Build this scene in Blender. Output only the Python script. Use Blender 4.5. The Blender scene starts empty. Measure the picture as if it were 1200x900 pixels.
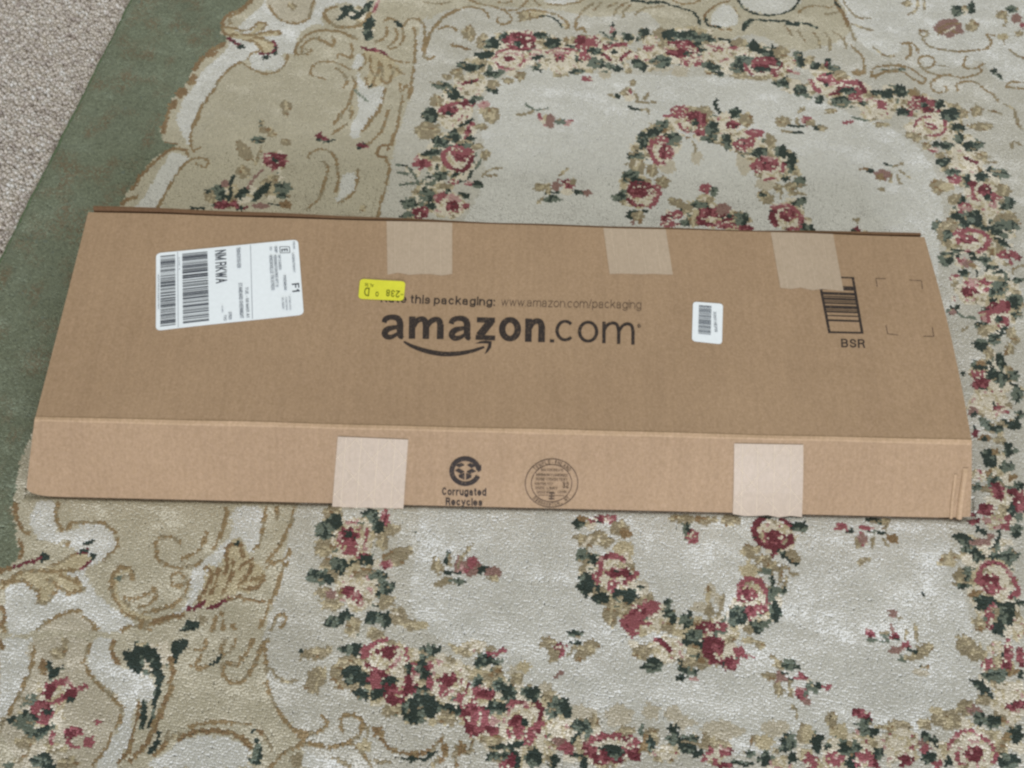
import bpy, bmesh, math
import numpy as np
from mathutils import Matrix, Vector

scene = bpy.context.scene
COL = scene.collection
rng = np.random.default_rng(7)

# ------------------------------------------------------------------ camera
cam_data = bpy.data.cameras.new('camera')
cam = bpy.data.objects.new('camera', cam_data)
COL.objects.link(cam)
cam_data.sensor_width = 36.0
cam_data.lens = 43.500
cam_data.clip_start, cam_data.clip_end = 0.02, 100.0
m4 = Matrix(((0.9993, -0.026234, -0.026675), (0.007163, 0.83394, -0.551809), (0.036722, 0.551231, 0.833544))).to_4x4()
m4.translation = (-0.03218, -0.6868, 1.19771)
cam.matrix_world = m4
scene.camera = cam

# ------------------------------------------------------------------ light
world = bpy.data.worlds.new('World')
scene.world = world
world.use_nodes = True
bg = world.node_tree.nodes['Background']
bg.inputs[0].default_value = (1.0, 0.985, 0.89, 1)
bg.inputs[1].default_value = 0.36


def area(name, loc, target, sx, sy, power, color):
    d = bpy.data.lights.new(name, 'AREA')
    d.shape = 'RECTANGLE'
    d.size, d.size_y = sx, sy
    d.energy = power
    d.color = color
    o = bpy.data.objects.new(name, d)
    COL.objects.link(o)
    o.location = loc
    o.rotation_euler = (Vector(target) - Vector(loc)).to_track_quat('-Z', 'Y').to_euler()
    return o


area('window_light', (0.6, -5.0, 1.85), (0, 0.2, 0), 3.0, 1.6, 300, (0.865, 0.89, 1.0))
area('room_light', (0.1, 1.3, 2.4), (0, 0.4, 0), 2.2, 1.8, 25, (1.0, 0.97, 0.90))
vs = scene.view_settings
vs.view_transform = 'Standard'
vs.look = 'None'
vs.gamma = 1.0
vs.exposure = -0.07
vs.use_curve_mapping = False
scene.cycles.filter_width = 2.5
scene.cycles.max_bounces = 6


# ------------------------------------------------------------------ helpers
def lin(r, g, b):
    f = lambda c: (c / 255 / 12.92) if c / 255 <= 0.04045 else ((c / 255 + 0.055) / 1.055) ** 2.4
    return (f(r), f(g), f(b))


def link(name, mesh, mat=None, parent=None, smooth=False):
    o = bpy.data.objects.new(name, mesh)
    COL.objects.link(o)
    if mat:
        mesh.materials.append(mat)
    if parent:
        o.parent = parent
    if smooth:
        for p in mesh.polygons:
            p.use_smooth = True
    return o


def from_data(name, verts, faces, mat=None, parent=None, smooth=False):
    me = bpy.data.meshes.new(name)
    me.from_pydata([tuple(v) for v in verts], [], faces)
    me.update()
    return link(name, me, mat, parent, smooth)


def empty(name, loc, label, cat):
    o = bpy.data.objects.new(name, None)
    COL.objects.link(o)
    o.location = loc
    o['label'] = label
    o['category'] = cat
    o.empty_display_size = 0.1
    return o


class Nodes:
    def __init__(self, name):
        self.m = bpy.data.materials.new(name)
        self.m.use_nodes = True
        self.t = self.m.node_tree
        self.b = self.t.nodes['Principled BSDF']
        self.out = self.t.nodes['Material Output']

    def n(self, kind, **kw):
        x = self.t.nodes.new(kind)
        for k, v in kw.items():
            if k.startswith('i_'):
                x.inputs[k[2:].replace('_', ' ')].default_value = v
            else:
                setattr(x, k, v)
        return x

    def l(self, a, b):
        self.t.links.new(a, b)

    def noise(self, scale, detail=3, rough=0.6, vec=None, stretch=None):
        c = self.n('ShaderNodeTexCoord')
        src = c.outputs['Object']
        if stretch:
            mp = self.n('ShaderNodeMapping')
            mp.inputs['Scale'].default_value = stretch
            self.l(src, mp.inputs['Vector'])
            src = mp.outputs['Vector']
        t = self.n('ShaderNodeTexNoise')
        t.inputs['Scale'].default_value = scale
        t.inputs['Detail'].default_value = detail
        t.inputs['Roughness'].default_value = rough
        self.l(src, t.inputs['Vector'])
        return t.outputs['Fac']

    def ramp(self, fac, *stops):
        r = self.n('ShaderNodeValToRGB')
        els = r.color_ramp.elements
        while len(els) < len(stops):
            els.new(0.5)
        for e, (p, c) in zip(els, stops):
            e.position = p
            e.color = (*c, 1)
        self.l(fac, r.inputs['Fac'])
        return r.outputs['Color']

    def mix(self, a, b, fac, mode='MIX'):
        x = self.n('ShaderNodeMix', data_type='RGBA', blend_type=mode)
        for s, v in ((6, a), (7, b)):
            if hasattr(v, 'is_linked'):
                self.l(v, x.inputs[s])
            else:
                x.inputs[s].default_value = (*v, 1)
        if hasattr(fac, 'is_linked'):
            self.l(fac, x.inputs[0])
        else:
            x.inputs[0].default_value = fac
        return x.outputs[2]

    def bump(self, h, strength, dist):
        x = self.n('ShaderNodeBump')
        x.inputs['Strength'].default_value = strength
        x.inputs['Distance'].default_value = dist
        self.l(h, x.inputs['Height'])
        self.l(x.outputs['Normal'], self.b.inputs['Normal'])


KRAFT = lin(165, 140, 112)


def kraft(name, base=KRAFT, amount=1.0, ribs=1.0):
    N = Nodes(name)
    d = tuple(c * (1 - k * amount) for c, k in zip(base, (.12, .13, .18)))
    h = tuple(min(1, c * (1 + k * amount)) for c, k in zip(base, (.12, .12, .18)))
    fine = N.ramp(N.noise(330, 4, 0.75), (0.32, d), (0.5, base), (0.68, h))
    fibre = N.ramp(N.noise(150, 3, 0.7, stretch=(2, 1, 1)), (0.35, (0.94, 0.935, 0.93)), (0.65, (1.06, 1.055, 1.06)))
    col = N.mix(fine, fibre, 1.0, 'MULTIPLY')
    blotch = N.ramp(N.noise(7, 3, 0.6), (0.3, (0.95, 0.94, 0.93)), (0.7, (1.05, 1.05, 1.05)))
    col = N.mix(col, blotch, 1.0, 'MULTIPLY')
    streak = N.ramp(N.noise(1.0, 4, 0.7, stretch=(130, 5, 5)), (0.35, (0.965, 0.963, 0.96)), (0.65, (1.035, 1.035, 1.035)))
    col = N.mix(col, streak, ribs, 'MULTIPLY')
    N.l(col, N.b.inputs['Base Color'])
    N.b.inputs['Roughness'].default_value = 0.72
    N.b.inputs['Specular IOR Level'].default_value = 0.25
    flute = N.n('ShaderNodeTexWave', wave_type='BANDS', bands_direction='X')
    flute.inputs['Scale'].default_value = 48
    flute.inputs['Distortion'].default_value = 0.6
    flute.inputs['Detail'].default_value = 1
    c = N.n('ShaderNodeTexCoord')
    N.l(c.outputs['Object'], flute.inputs['Vector'])
    N.bump(flute.outputs['Fac'], 0.03 + 0.13 * ribs, 0.0006)
    return N.m


def plain(name, col, rough=0.6, spec=0.3, var=0.08, scale=200):
    N = Nodes(name)
    lo = tuple(c * (1 - var) for c in col)
    hi = tuple(min(1, c * (1 + var)) for c in col)
    N.l(N.ramp(N.noise(scale, 3), (0.35, lo), (0.65, hi)), N.b.inputs['Base Color'])
    N.b.inputs['Roughness'].default_value = rough
    N.b.inputs['Specular IOR Level'].default_value = spec
    return N.m


def ink(name, col, under, wear=0.5):
    N = Nodes(name)
    f = N.ramp(N.noise(420, 4, 0.8), (wear, (0, 0, 0)), (min(0.99, wear + 0.2), (1, 1, 1)))
    N.l(N.mix(col, under, f), N.b.inputs['Base Color'])
    N.b.inputs['Roughness'].default_value = 0.7
    N.b.inputs['Specular IOR Level'].default_value = 0.2
    return N.m


M_KRAFT = kraft('kraft_cardboard')
M_EDGE = kraft('cut_cardboard_edge', lin(112, 86, 62))
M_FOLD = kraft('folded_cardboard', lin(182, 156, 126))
M_SHADOW_EDGE = kraft('shadow_brown_edge', lin(92, 70, 54))  # cut-edge brown darkened to carry the contact shadow
M_TAPE = kraft('reinforced_paper_tape', lin(178, 161, 139), 0.5, 0.0)
M_TAPE.node_tree.nodes['Principled BSDF'].inputs['Roughness'].default_value = .42
M_TAPE.node_tree.nodes['Principled BSDF'].inputs['Specular IOR Level'].default_value = .45
M_THREAD = plain('tape_thread', lin(206, 190, 166), 0.6)
M_PAPER = plain('label_paper', lin(238, 247, 252), 0.42, 0.4, 0.02)
M_YELLOW = plain('yellow_sticker_paper', lin(222, 222, 56), 0.5, 0.3, 0.03)
M_INK = ink('printed_black_ink', lin(52, 46, 44), KRAFT, 0.56)
M_INK_THIN = ink('thin_black_ink', lin(84, 70, 58), KRAFT, 0.52)
M_LABELINK = ink('label_black_ink', lin(62, 68, 80), lin(150, 158, 165), 0.56)
M_LABELGREY = ink('label_small_ink', lin(112, 120, 130), lin(190, 198, 204), 0.55)
M_YINK = ink('sticker_ink', lin(84, 88, 20), lin(160, 170, 30), 0.52)

# ------------------------------------------------------------------ carpet
FRAME = np.array([(-0.8, 0.803), (0.843, 0.892), (0.542, -0.357), (-0.506, -0.374)])          # floor area the photograph can see, a little wider
RUG_O = np.array([-0.621, 0.274])
RUG_U = np.array([0.9884, -0.1516])
RUG_V = np.array([0.1516, 0.9884])
FLOOR_Z = -0.009


def in_poly(px, py, poly):
    r = np.zeros(px.shape, bool)
    n = len(poly)
    for i in range(n):
        x0, y0 = poly[i]
        x1, y1 = poly[(i + 1) % n]
        if y0 == y1:
            continue
        c = ((y0 > py) != (y1 > py)) & (px < (x1 - x0) * (py - y0) / (y1 - y0) + x0)
        r ^= c
    return r


def vnoise(x, y, seed):
    """smooth value noise, 0..1, unit cell"""
    xi = np.floor(x).astype(np.int64)
    yi = np.floor(y).astype(np.int64)
    fx = x - xi
    fy = y - yi
    fx = fx * fx * (3 - 2 * fx)
    fy = fy * fy * (3 - 2 * fy)

    def h(a, b):
        v = (a * 374761393 + b * 668265263 + seed * 974711) & 0xffffffff
        v = ((v ^ (v >> 13)) * 1274126177) & 0xffffffff
        return ((v ^ (v >> 16)) & 0xffff) / 65535.0
    return (h(xi, yi) * (1 - fx) + h(xi + 1, yi) * fx) * (1 - fy) + (h(xi, yi + 1) * (1 - fx) + h(xi + 1, yi + 1) * fx) * fy


def tuft_mesh(name, P, colors, r0, r1, z0, z1, lean, mat, parent=None, sides=4, spin=None, tilt=None):
    """one tapered tuft per point: a ring at the base, a smaller ring leaning at the top and a cap"""
    n = len(P)
    ang = np.arange(sides) / sides * 2 * np.pi
    a = ang[None, :] + (spin[:, None] if spin is not None else 0)
    ca, sa = np.cos(a), np.sin(a)
    V = np.empty((n, 2 * sides, 3), np.float32)
    V[:, :sides, 0] = P[:, 0:1] + r0[:, None] * ca
    V[:, :sides, 1] = P[:, 1:2] + r0[:, None] * sa
    V[:, :sides, 2] = z0
    V[:, sides:, 0] = P[:, 0:1] + lean[:, 0:1] + r1[:, None] * ca
    V[:, sides:, 1] = P[:, 1:2] + lean[:, 1:2] + r1[:, None] * sa
    V[:, sides:, 2] = z1[:, None]
    if tilt is not None:                       # the cut face of each tuft leans with the pile
        V[:, sides:, 2] += tilt[:, 0:1] * r1[:, None] * ca + tilt[:, 1:2] * r1[:, None] * sa
    base = (np.arange(n) * 2 * sides)[:, None, None]
    q = np.array([[i, (i + 1) % sides, sides + (i + 1) % sides, sides + i] for i in range(sides)])
    cap = np.arange(sides, 2 * sides)[None]
    if sides == 4:
        F = (base + np.vstack([q, cap])[None]).reshape(-1)
        tot = np.full(n * 5, 4, np.int32)
    else:
        F = np.concatenate([(base + q[None]).reshape(n, -1), (base[:, 0] + cap)], 1).reshape(-1)
        tot = np.tile(np.array([4] * sides + [sides], np.int32), n)
    me = bpy.data.meshes.new(name)
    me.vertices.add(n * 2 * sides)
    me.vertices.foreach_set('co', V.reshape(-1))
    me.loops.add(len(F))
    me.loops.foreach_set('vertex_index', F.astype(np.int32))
    me.polygons.add(len(tot))
    me.polygons.foreach_set('loop_start', np.concatenate([[0], np.cumsum(tot)[:-1]]).astype(np.int32))
    me.update(calc_edges=True)
    at = me.color_attributes.new('yarn', 'FLOAT_COLOR', 'POINT')
    C = np.ones((n, 2 * sides, 4), np.float32)
    C[:, :, :3] = colors[:, None, :]
    at.data.foreach_set('color', C.reshape(-1))
    return link(name, me, mat, parent)


def yarn(name, rough=0.95, sheen=0.08):
    N = Nodes(name)
    a = N.n('ShaderNodeAttribute', attribute_name='yarn')
    f = N.ramp(N.noise(900, 2, 0.7), (0.3, (0.95, 0.95, 0.95)), (0.7, (1.05, 1.05, 1.05)))
    N.l(N.mix(a.outputs['Color'], f, 1.0, 'MULTIPLY'), N.b.inputs['Base Color'])
    N.b.inputs['Roughness'].default_value = rough
    N.b.inputs['Specular IOR Level'].default_value = 0.1
    N.b.inputs['Sheen Weight'].default_value = sheen
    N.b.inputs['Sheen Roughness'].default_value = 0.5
    return N.m


M_YARN = yarn('wool_yarn')
M_LOOP = yarn('carpet_yarn', 0.95, 0.1)

g = 3.0
fl = from_data('floor_carpet', [(-g, -g, FLOOR_Z - 0.006), (g, -g, FLOOR_Z - 0.006), (g, g, FLOOR_Z - 0.006), (-g, g, FLOOR_Z - 0.006)],
               [(0, 1, 2, 3)], plain('carpet_backing', lin(150, 138, 128), 0.95, 0.1, 0.15, 300))
fl['kind'] = 'structure'

# nubby cut loops of the carpet, only beyond the rug's edge
xs = np.arange(-1.15, -0.3, 0.0042)
ys = np.arange(-0.25, 1.15, 0.0042)
X, Y = np.meshgrid(xs, ys)
P = np.stack([X.ravel(), Y.ravel()], 1) + rng.normal(0, 0.0011, (X.size, 2))
uu = (P - RUG_O) @ RUG_U
keep = (uu < 0.003) & in_poly(P[:, 0], P[:, 1], [(-1.15, 1.15), (-0.3, 1.15), (-0.3, -0.25), (-0.85, -0.25)])
P = P[keep]
n = len(P)
cl = np.array([lin(222, 216, 209), lin(206, 196, 186), lin(184, 173, 164), lin(236, 233, 229), lin(166, 152, 144), lin(214, 204, 192)])
w1 = vnoise(P[:, 0] * 120, P[:, 1] * 120, 3)
pick = np.clip((w1 * 3 + rng.random(n) * 3.2).astype(int), 0, 5)
perm = np.array([4, 2, 1, 5, 0, 3])
cl = (cl * .76 + cl.mean(0) * .24) * np.array([.86, .88, .88])
cc = cl[perm[pick]] * (0.92 + 0.16 * rng.random((n, 1)))
tuft_mesh('carpet_loops', P, cc, 0.0030 + 0.0008 * rng.random(n), 0.0014 + 0.0008 * rng.random(n), FLOOR_Z - 0.006,
          FLOOR_Z + 0.0010 * rng.standard_normal(n), rng.normal(0, 0.0010, (n, 2)), M_LOOP, None, 4, rng.random(n) * 6)
bpy.data.objects['carpet_loops']['kind'] = 'stuff'

# ------------------------------------------------------------------ rug
PATTERN = """p n -330 529 419 687 422 541 419 494 424 441 432 390 434 365 432 307 431 283 438 207 438 148 447 45 465 -163 441 -277 441 -298 445 -348 446 -410 448 -433 459 -458 475 -491 502 -512 526 -605 192 -662
p n 394 682 1035 817 1036 639 963 568 889 590 794 534 738 606 666 582 590 585 492 568 445 551 424 532
p w 1018 814 1431 901 1394 550 1277 561 1235 566 1219 599 1176 576 1145 566 1134 585 1112 608 1091 591 1073 582 1054 596 1036 629 1023 674
p w 553 432 608 461 680 466 775 480 870 493 954 487 1037 453 1107 425 1145 369 1154 294 1147 220 1140 21 1144 -172 1155 -231 1173 -334 1145 -383 1085 -429 1010 -429 927 -460 859 -442 773 -439 702 -425 645 -398 608 -386 583 -353 580 -294 572 -254 536 -30 545 147 556 208 554 284 529 359
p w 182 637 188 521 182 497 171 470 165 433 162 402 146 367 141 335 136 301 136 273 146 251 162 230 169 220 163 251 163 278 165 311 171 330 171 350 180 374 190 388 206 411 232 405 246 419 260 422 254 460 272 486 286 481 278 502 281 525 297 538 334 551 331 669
p w 149 204 166 204 177 197 170 180 166 158 164 141 163 119 166 102 134 96 138 119 142 157 146 180
p E 172 517 160 492 146 480 142 470 146 443 159 426 150 406 141 389 133 368 130 350 128 326 123 308 120 281 124 254 123 243 136 221 153 219 136 201 126 181 121 152 118 133 115 111 113 78 114 -19 133 -154 130 -258 139 -305 143 -326 152 -342 169 -375 170 -387 159 -399 133 -423 97 -467 -69 -496 -723 749 90 929 168 594
p h 192 521 204 499 218 486 236 481 255 488 261 504 258 535
p w 200 401 213 413 233 414 248 405 245 387 231 379 210 380
p w 312 546 334 551 326 530 315 534
p w 344 436 353 432 355 412 351 406 342 410
p w 352 403 372 373 395 380 397 350 389 318 382 297 369 295 370 322 366 349
p w 586 603 595 597 613 599 633 613
p w 831 622 840 640 854 646 868 623 865 604 843 598 830 603
b h 692 466 10.1 8.5 -157
b h 766 493 16.1 7.2 -167
b h 794 492 12.5 11.1 -137
p w 874 663 880 645 903 638 930 645 948 662 956 680
p w 1061 625 1079 638 1100 633 1110 620 1099 593 1079 589 1063 601
b h 948 486 12.1 4.2 -167
p w 371 311 387 326 393 319 383 292 383 276 370 282 368 306
p w 378 208 393 216 397 191 388 172 381 164 379 188
b h 830 330 13.0 7.6 91
b h 792 307 13.0 11.1 77
b h 893 335 23.4 11.3 91
b h 923 302 13.9 11.9 -136
b h 1112 -343 8.9 4.5 -166
b h 892 -291 8.2 6.0 87
b h 901 -300 6.5 4.5 88
b h 913 -438 21.2 9.9 -168
b h 967 -426 14.3 8.5 -166
p w 164 -317 187 -313 199 -342 213 -341 226 -328 244 -328 261 -339 267 -353 261 -367 245 -383 269 -407 294 -421 314 -429 305 -433 303 -440 282 -444 269 -432 255 -427 238 -433 219 -455 193 -460 173 -419 186 -407 206 -412 211 -425 221 -423 223 -407 247 -406 252 -402 222 -386 229 -363 210 -358 213 -351 194 -358 174 -349
p h 220 -453 228 -442 241 -431 256 -426 269 -432 281 -444
p w 189 -469 218 -464 226 -493 227 -520 224 -537 221 -552 188 -470
p w 277 -454 299 -450 304 -469 319 -477 336 -472 346 -480 355 -493 356 -507 344 -505 341 -510 346 -538 347 -556 344 -573 322 -576 329 -553 336 -527 327 -509 304 -499 284 -483
p h 220 -464 277 -454 276 -472 289 -489 327 -509 334 -527 327 -556 324 -571 321 -577 244 -590 251 -582 223 -557 225 -534 228 -516 226 -493
p w 377 -285 405 -279 413 -318 407 -333 391 -317 383 -332 382 -346 369 -365 369 -384 363 -403 351 -413 358 -402 359 -383 352 -364 367 -343 380 -319
p w 387 -549 397 -536 419 -528 440 -527 455 -530 464 -538 464 -549 466 -552 379 -567 378 -557
p w 514 -530 536 -529 538 -539 521 -542
p w 517 -536 538 -531 554 -531 560 -536 517 -543
b h 703 -414 8.6 5.9 -169
b h 737 -428 8.8 7.1 95
b h 774 -443 9.9 7.2 -167
b h 820 -301 9.8 7.5 90
b h 893 -291 6.7 5.8 70
b h 882 -311 9.0 6.3 -164
b h 778 -446 14.1 8.6 -169
b h 812 -440 14.2 11.4 -164
b h 843 -431 8.9 8.2 59
b h 864 -428 9.0 8.2 58
b h 876 -436 11.3 7.1 -167
p y 157 452 180 445 190 454 196 476 204 462 195 448 226 459 227 452 205 442 227 430 219 414 206 423 185 434 167 433 152 442
p y 352 444 376 446 411 418 412 409 391 388 376 374 367 389 368 412
p y 553 568 573 576 594 573 617 559 627 564 627 549 620 553 601 568 577 563
b c 556 469 30.1 24.6 -164
b c 511 406 25.5 21.8 -165
b c 630 480 27.7 23.9 87
b c 500 348 29.7 24.0 99
b c 701 512 24.6 20.3 -157
b c 741 514 16.5 14.4 -149
b c 810 516 18.3 10.2 -165
b c 847 539 27.6 23.5 69
b c 804 392 15.9 13.2 -152
b c 946 541 14.7 11.4 -153
b c 999 508 24.7 20.5 57
b c 1070 470 27.1 21.1 -147
b c 519 268 24.2 21.5 98
b c 523 184 23.6 20.5 -168
b c 812 392 15.1 12.4 80
b c 780 334 27.5 18.0 91
b c 766 250 21.9 19.7 -142
b c 864 399 23.5 19.0 78
b c 929 329 23.5 20.2 -128
b c 953 248 22.9 19.3 64
b c 1143 452 33.8 24.1 -154
b c 1190 397 30.6 23.3 63
b c 1212 337 29.6 22.6 61
b c 1216 308 15.1 11.8 54
b c 1191 252 25.6 18.3 -153
b c 1187 171 23.6 18.6 54
b c 1199 6 27.6 20.9 -146
b c 1182 -96 11.0 6.9 -161
b c 1211 -118 11.1 6.3 80
b c 1196 -154 10.0 7.6 -146
b c 1193 -226 24.2 19.0 -138
b c 1214 -276 14.0 8.4 78
b c 1189 -303 10.7 8.2 -147
b c 1200 -359 24.7 17.5 71
b c 1153 -389 8.6 6.4 -153
b c 1160 -416 28.4 19.8 -157
b c 1088 -422 21.7 17.0 -151
b c 956 -212 21.5 17.6 -152
b y 932 -259 10.6 9.0 -149
b c 938 -289 20.5 15.9 81
b c 918 -351 8.6 6.9 -157
b c 911 -466 9.5 5.5 -167
b y 957 -442 9.7 7.7 -157
b y 997 -427 9.7 7.9 73
b y 1028 -418 8.4 6.7 -154
b c 972 -461 12.4 7.7 -165
b c 1013 -454 9.8 5.5 -166
b c 1049 -423 11.2 7.8 -161
p y 207 -384 227 -365 246 -368 238 -383 225 -385 240 -394 251 -402 238 -409 229 -404 222 -402 218 -424 210 -424 207 -411 185 -405 167 -418 164 -411 170 -407 181 -396
p y 368 -355 380 -356 382 -342 382 -329 389 -318 403 -334 416 -343 431 -357 422 -373 402 -382 390 -393 374 -399 371 -381
b c 513 -301 22.1 20.7 167
b c 526 -354 22.1 20.9 141
b c 570 -420 22.2 18.7 -176
b c 583 -435 12.1 5.3 -171
b c 638 -431 24.4 20.6 103
b c 659 -394 12.7 7.0 -170
b c 719 -461 20.7 20.2 75
b c 754 -467 16.4 15.9 61
b c 747 -487 9.1 7.7 -166
b y 797 -258 11.7 9.4 -163
b c 790 -286 22.8 21.4 59
b c 837 -340 11.6 8.7 -164
b c 854 -363 19.8 14.4 -165
b c 861 -471 14.6 7.7 -168
s T 4.6 190 388 180 374 171 349 171 329 165 311 163 278 162 256
s B 7.5 170 517 164 500 159 489
s B 4.9 159 488 149 484 143 471 146 450 155 437
s B 7.1 158 419 149 409 141 395 135 376 132 361
b B 146 395 9.1 5.0 -134
b B 136 342 11.3 5.5 88
b B 129 315 10.0 7.5 -96
b B 125 290 11.0 6.0 -106
s B 4.0 122 278 125 260 124 246
s T 4.4 155 461 149 472 158 486
s T 4.4 146 453 161 453 178 452 188 460 193 473 204 471 203 459
s T 4.9 159 438 172 442 192 444 210 455 225 460 229 455
s T 4.3 184 432 196 433 208 424 215 413
s T 4.3 194 440 206 441 220 435
s R 5.8 161 432 171 425 179 421
b G 182 418 5.5 4.1 -174
s R 4.8 223 439 229 428 228 417 218 412 211 411
b G 231 416 3.6 3.4 157
b G 221 405 5.3 4.8 129
s T 4.0 197 510 210 494 223 484 241 480 255 488 261 501 258 519 258 535
b t 230 515 8.7 5.4 135
s T 3.8 199 398 200 410 209 415
s T 3.8 195 386 211 377 232 374 246 383 251 400 249 417
b t 274 318 8.2 7.2 117
b t 276 306 6.7 3.8 107
b t 250 279 7.9 2.8 106
p G 297 528 312 535 317 532 312 518 318 513 327 526 333 544 342 553 341 537 332 513 320 504 312 512 303 497 298 506 303 516 299 522
s T 6.4 342 524 339 502 325 491 305 487 289 495 280 508 281 519 293 528
s k 4.5 348 554 348 528
p G 340 505 346 519 355 505 353 486 360 474 353 467 346 470 339 493
s T 5.3 260 419 257 434 263 456 276 471 295 476 316 476 335 467
s T 3.4 270 421 265 435 271 451 283 458
s T 5.8 280 455 293 453 305 445 307 456 302 464
s T 3.8 260 419 274 422 280 432 270 432
s T 3.1 331 455 337 438 336 426
s T 3.1 338 426 320 432 319 422
s T 3.1 311 380 294 383 289 393 296 409 311 414 325 412 343 404
s T 3.3 321 403 333 396 342 384 341 369
s T 3.7 348 391 355 378 355 361 355 338 348 315 345 296
b t 362 326 10.8 2.3 103
s l 3.2 358 367 368 358 378 349
s T 3.5 366 510 373 518
s T 3.9 373 500 375 479 364 463
s T 3.4 385 499 391 482 383 459
s T 3.9 395 501 401 481 395 462 386 455
s T 4.0 370 519 381 517 396 507
p G 380 513 385 518 394 507 388 504
s T 3.9 397 511 401 524 413 526 423 516 429 493 434 455
s T 3.8 410 507 417 487 425 441 430 401 432 391
s T 4.8 434 455 436 449 445 447 450 454
s T 4.4 467 556 451 540 443 520 436 497 435 476 436 455
s T 3.2 447 510 456 518 467 516 472 511
s R 5.3 348 452 357 448
s R 6.2 363 449 374 448 383 443
s T 3.3 353 438 359 422 353 405
s T 3.8 364 435 368 412 376 399
s T 3.8 376 428 380 409 377 379
s T 3.5 383 381 373 376 367 392
b G 376 379 5.0 2.3 103
s T 3.8 381 423 387 404 388 393 399 389 400 413
s T 4.7 391 423 404 419 414 410
s T 3.1 386 439 399 433 419 435
s T 4.1 397 378 399 359 397 336 390 313 387 299
s T 3.4 410 338 411 317 410 303
s T 4.1 424 366 425 344 429 309
s T 3.3 415 390 419 377 425 389 432 373
s T 3.7 432 391 434 374 432 365
s t 3.5 413 564 434 565 452 572
s T 3.3 478 581 495 575 514 574 534 570 550 575 558 591 561 598
s T 2.8 521 585 531 585 539 592
s T 3.7 435 479 435 497 441 520 449 542 461 555 478 565 495 565 507 558 512 548
s T 2.8 525 551 524 543 535 539 544 547 542 559 532 567
s T 5.0 556 550 569 558 585 566
s G 3.5 586 568 599 569 612 561 619 550
s T 3.5 551 566 566 577 587 578 608 574 623 563 628 552 625 547
b t 562 563 9.9 8.2 92
s T 3.3 571 600 581 589
s T 3.3 593 595 612 597 629 606 641 614
s T 4.0 656 611 642 589 637 569 641 548 648 556 653 548
b t 490 510 14.7 8.7 105
s B 4.9 471 482 483 480 498 477
b t 510 499 16.0 5.8 88
b G 540 511 11.9 7.1 98
b G 526 496 11.8 10.1 95
p G 505 471 524 479 532 473 521 461 509 464
b R 564 510 21.3 16.3 -165
b r 553 503 8.1 7.4 -157
b r 575 523 9.0 6.1 96
b G 561 502 6.5 5.6 91
b k 580 502 5.1 4.4 -159
s R 4.9 551 491 573 492 586 504
b G 591 526 11.2 7.5 -166
b G 610 513 12.4 11.6 -137
b T 629 522 7.4 4.1 96
s G 3.9 629 513 642 513
s r 3.9 534 469 536 480 547 488 563 490
s k 3.8 569 482 575 469 565 452 550 446 539 455 533 466
s r 3.4 576 472 572 459
s k 3.4 544 474 556 483 567 479
b R 554 470 7.0 5.8 -164
s r 3.3 536 458 545 451 556 450
b k 588 486 12.5 7.0 -114
b G 595 480 9.0 5.2 -167
b t 519 451 10.2 4.9 -107
p G 484 447 493 451 501 448 521 449 512 435 505 428 498 435 489 437
b g 492 444 6.0 4.3 -167
b t 488 428 7.9 7.1 -165
b t 475 415 5.9 5.6 -162
b g 471 397 12.8 6.9 -177
b G 490 384 11.0 9.7 98
s R 6.1 500 407 508 411 516 417
b G 534 434 8.9 7.9 -162
b g 544 436 9.3 4.9 -122
b G 543 403 11.0 6.2 143
b t 560 425 7.9 5.1 -167
b t 576 438 8.1 7.8 57
b c 563 440 7.9 5.7 -166
s r 3.9 604 492 615 502 632 506 645 504
b R 623 487 8.1 7.2 -154
b k 625 497 12.1 4.4 -168
b c 603 468 11.6 9.9 89
b G 650 488 7.3 5.0 94
b t 630 450 9.9 2.8 -168
b g 594 461 8.6 6.0 96
b G 601 456 3.5 3.0 89
p g 642 465 652 468 662 467 655 456 643 456
b G 646 461 5.0 4.3 -158
b r 668 451 7.0 5.1 -164
b R 651 523 14.9 9.1 95
b r 665 535 6.3 5.8 -134
b G 667 508 7.1 5.8 -159
b r 658 497 8.9 8.0 79
b g 672 485 10.2 6.0 95
b t 470 367 10.9 8.7 101
b G 469 336 13.4 8.6 101
b g 467 333 6.7 3.8 101
s r 5.5 478 349 484 361 500 369
b R 491 353 11.4 10.6 97
b G 491 346 5.4 4.8 -166
s k 3.6 510 367 510 350 508 336
b R 512 371 7.8 6.0 -167
b G 518 375 4.9 3.9 98
b k 535 372 8.7 8.2 -159
b t 548 356 14.8 10.6 98
b y 535 361 5.8 5.4 -159
b g 525 384 7.8 5.0 -168
b t 541 415 8.4 7.8 88
s t 4.6 584 362 595 367 603 374
s g 3.2 592 386 601 378 613 378 621 383
b r 613 364 5.4 2.9 97
b k 625 359 10.8 8.7 93
b t 622 364 5.4 3.9 95
b g 641 361 4.8 4.0 -161
b k 652 362 6.8 5.3 -163
s t 3.3 690 590 692 606 705 621
s t 3.3 702 589 703 602 712 619
s t 3.3 720 596 731 614 749 621 761 627
s t 3.3 640 586 651 601 656 611
s t 3.3 660 596 668 614
s t 3.3 678 606 691 618
s G 3.6 711 629 732 628 752 633 769 630 787 625 802 621 812 608 813 596
s T 3.4 771 641 786 636 802 641 812 650
s G 3.1 736 626 761 633
s B 4.1 854 655 838 645 824 627 820 613 826 597 837 596 847 591
s t 3.3 861 644 870 624
s G 3.0 822 611 826 596 843 596
b T 857 594 5.3 3.6 -161
s G 3.6 868 658 875 644 886 638
b G 882 607 11.3 3.2 -116
b G 690 568 6.1 2.9 95
s g 3.5 676 552 687 543 700 536
b k 691 557 8.5 3.7 95
b G 695 550 9.1 3.1 96
b R 652 526 11.9 6.1 96
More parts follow.
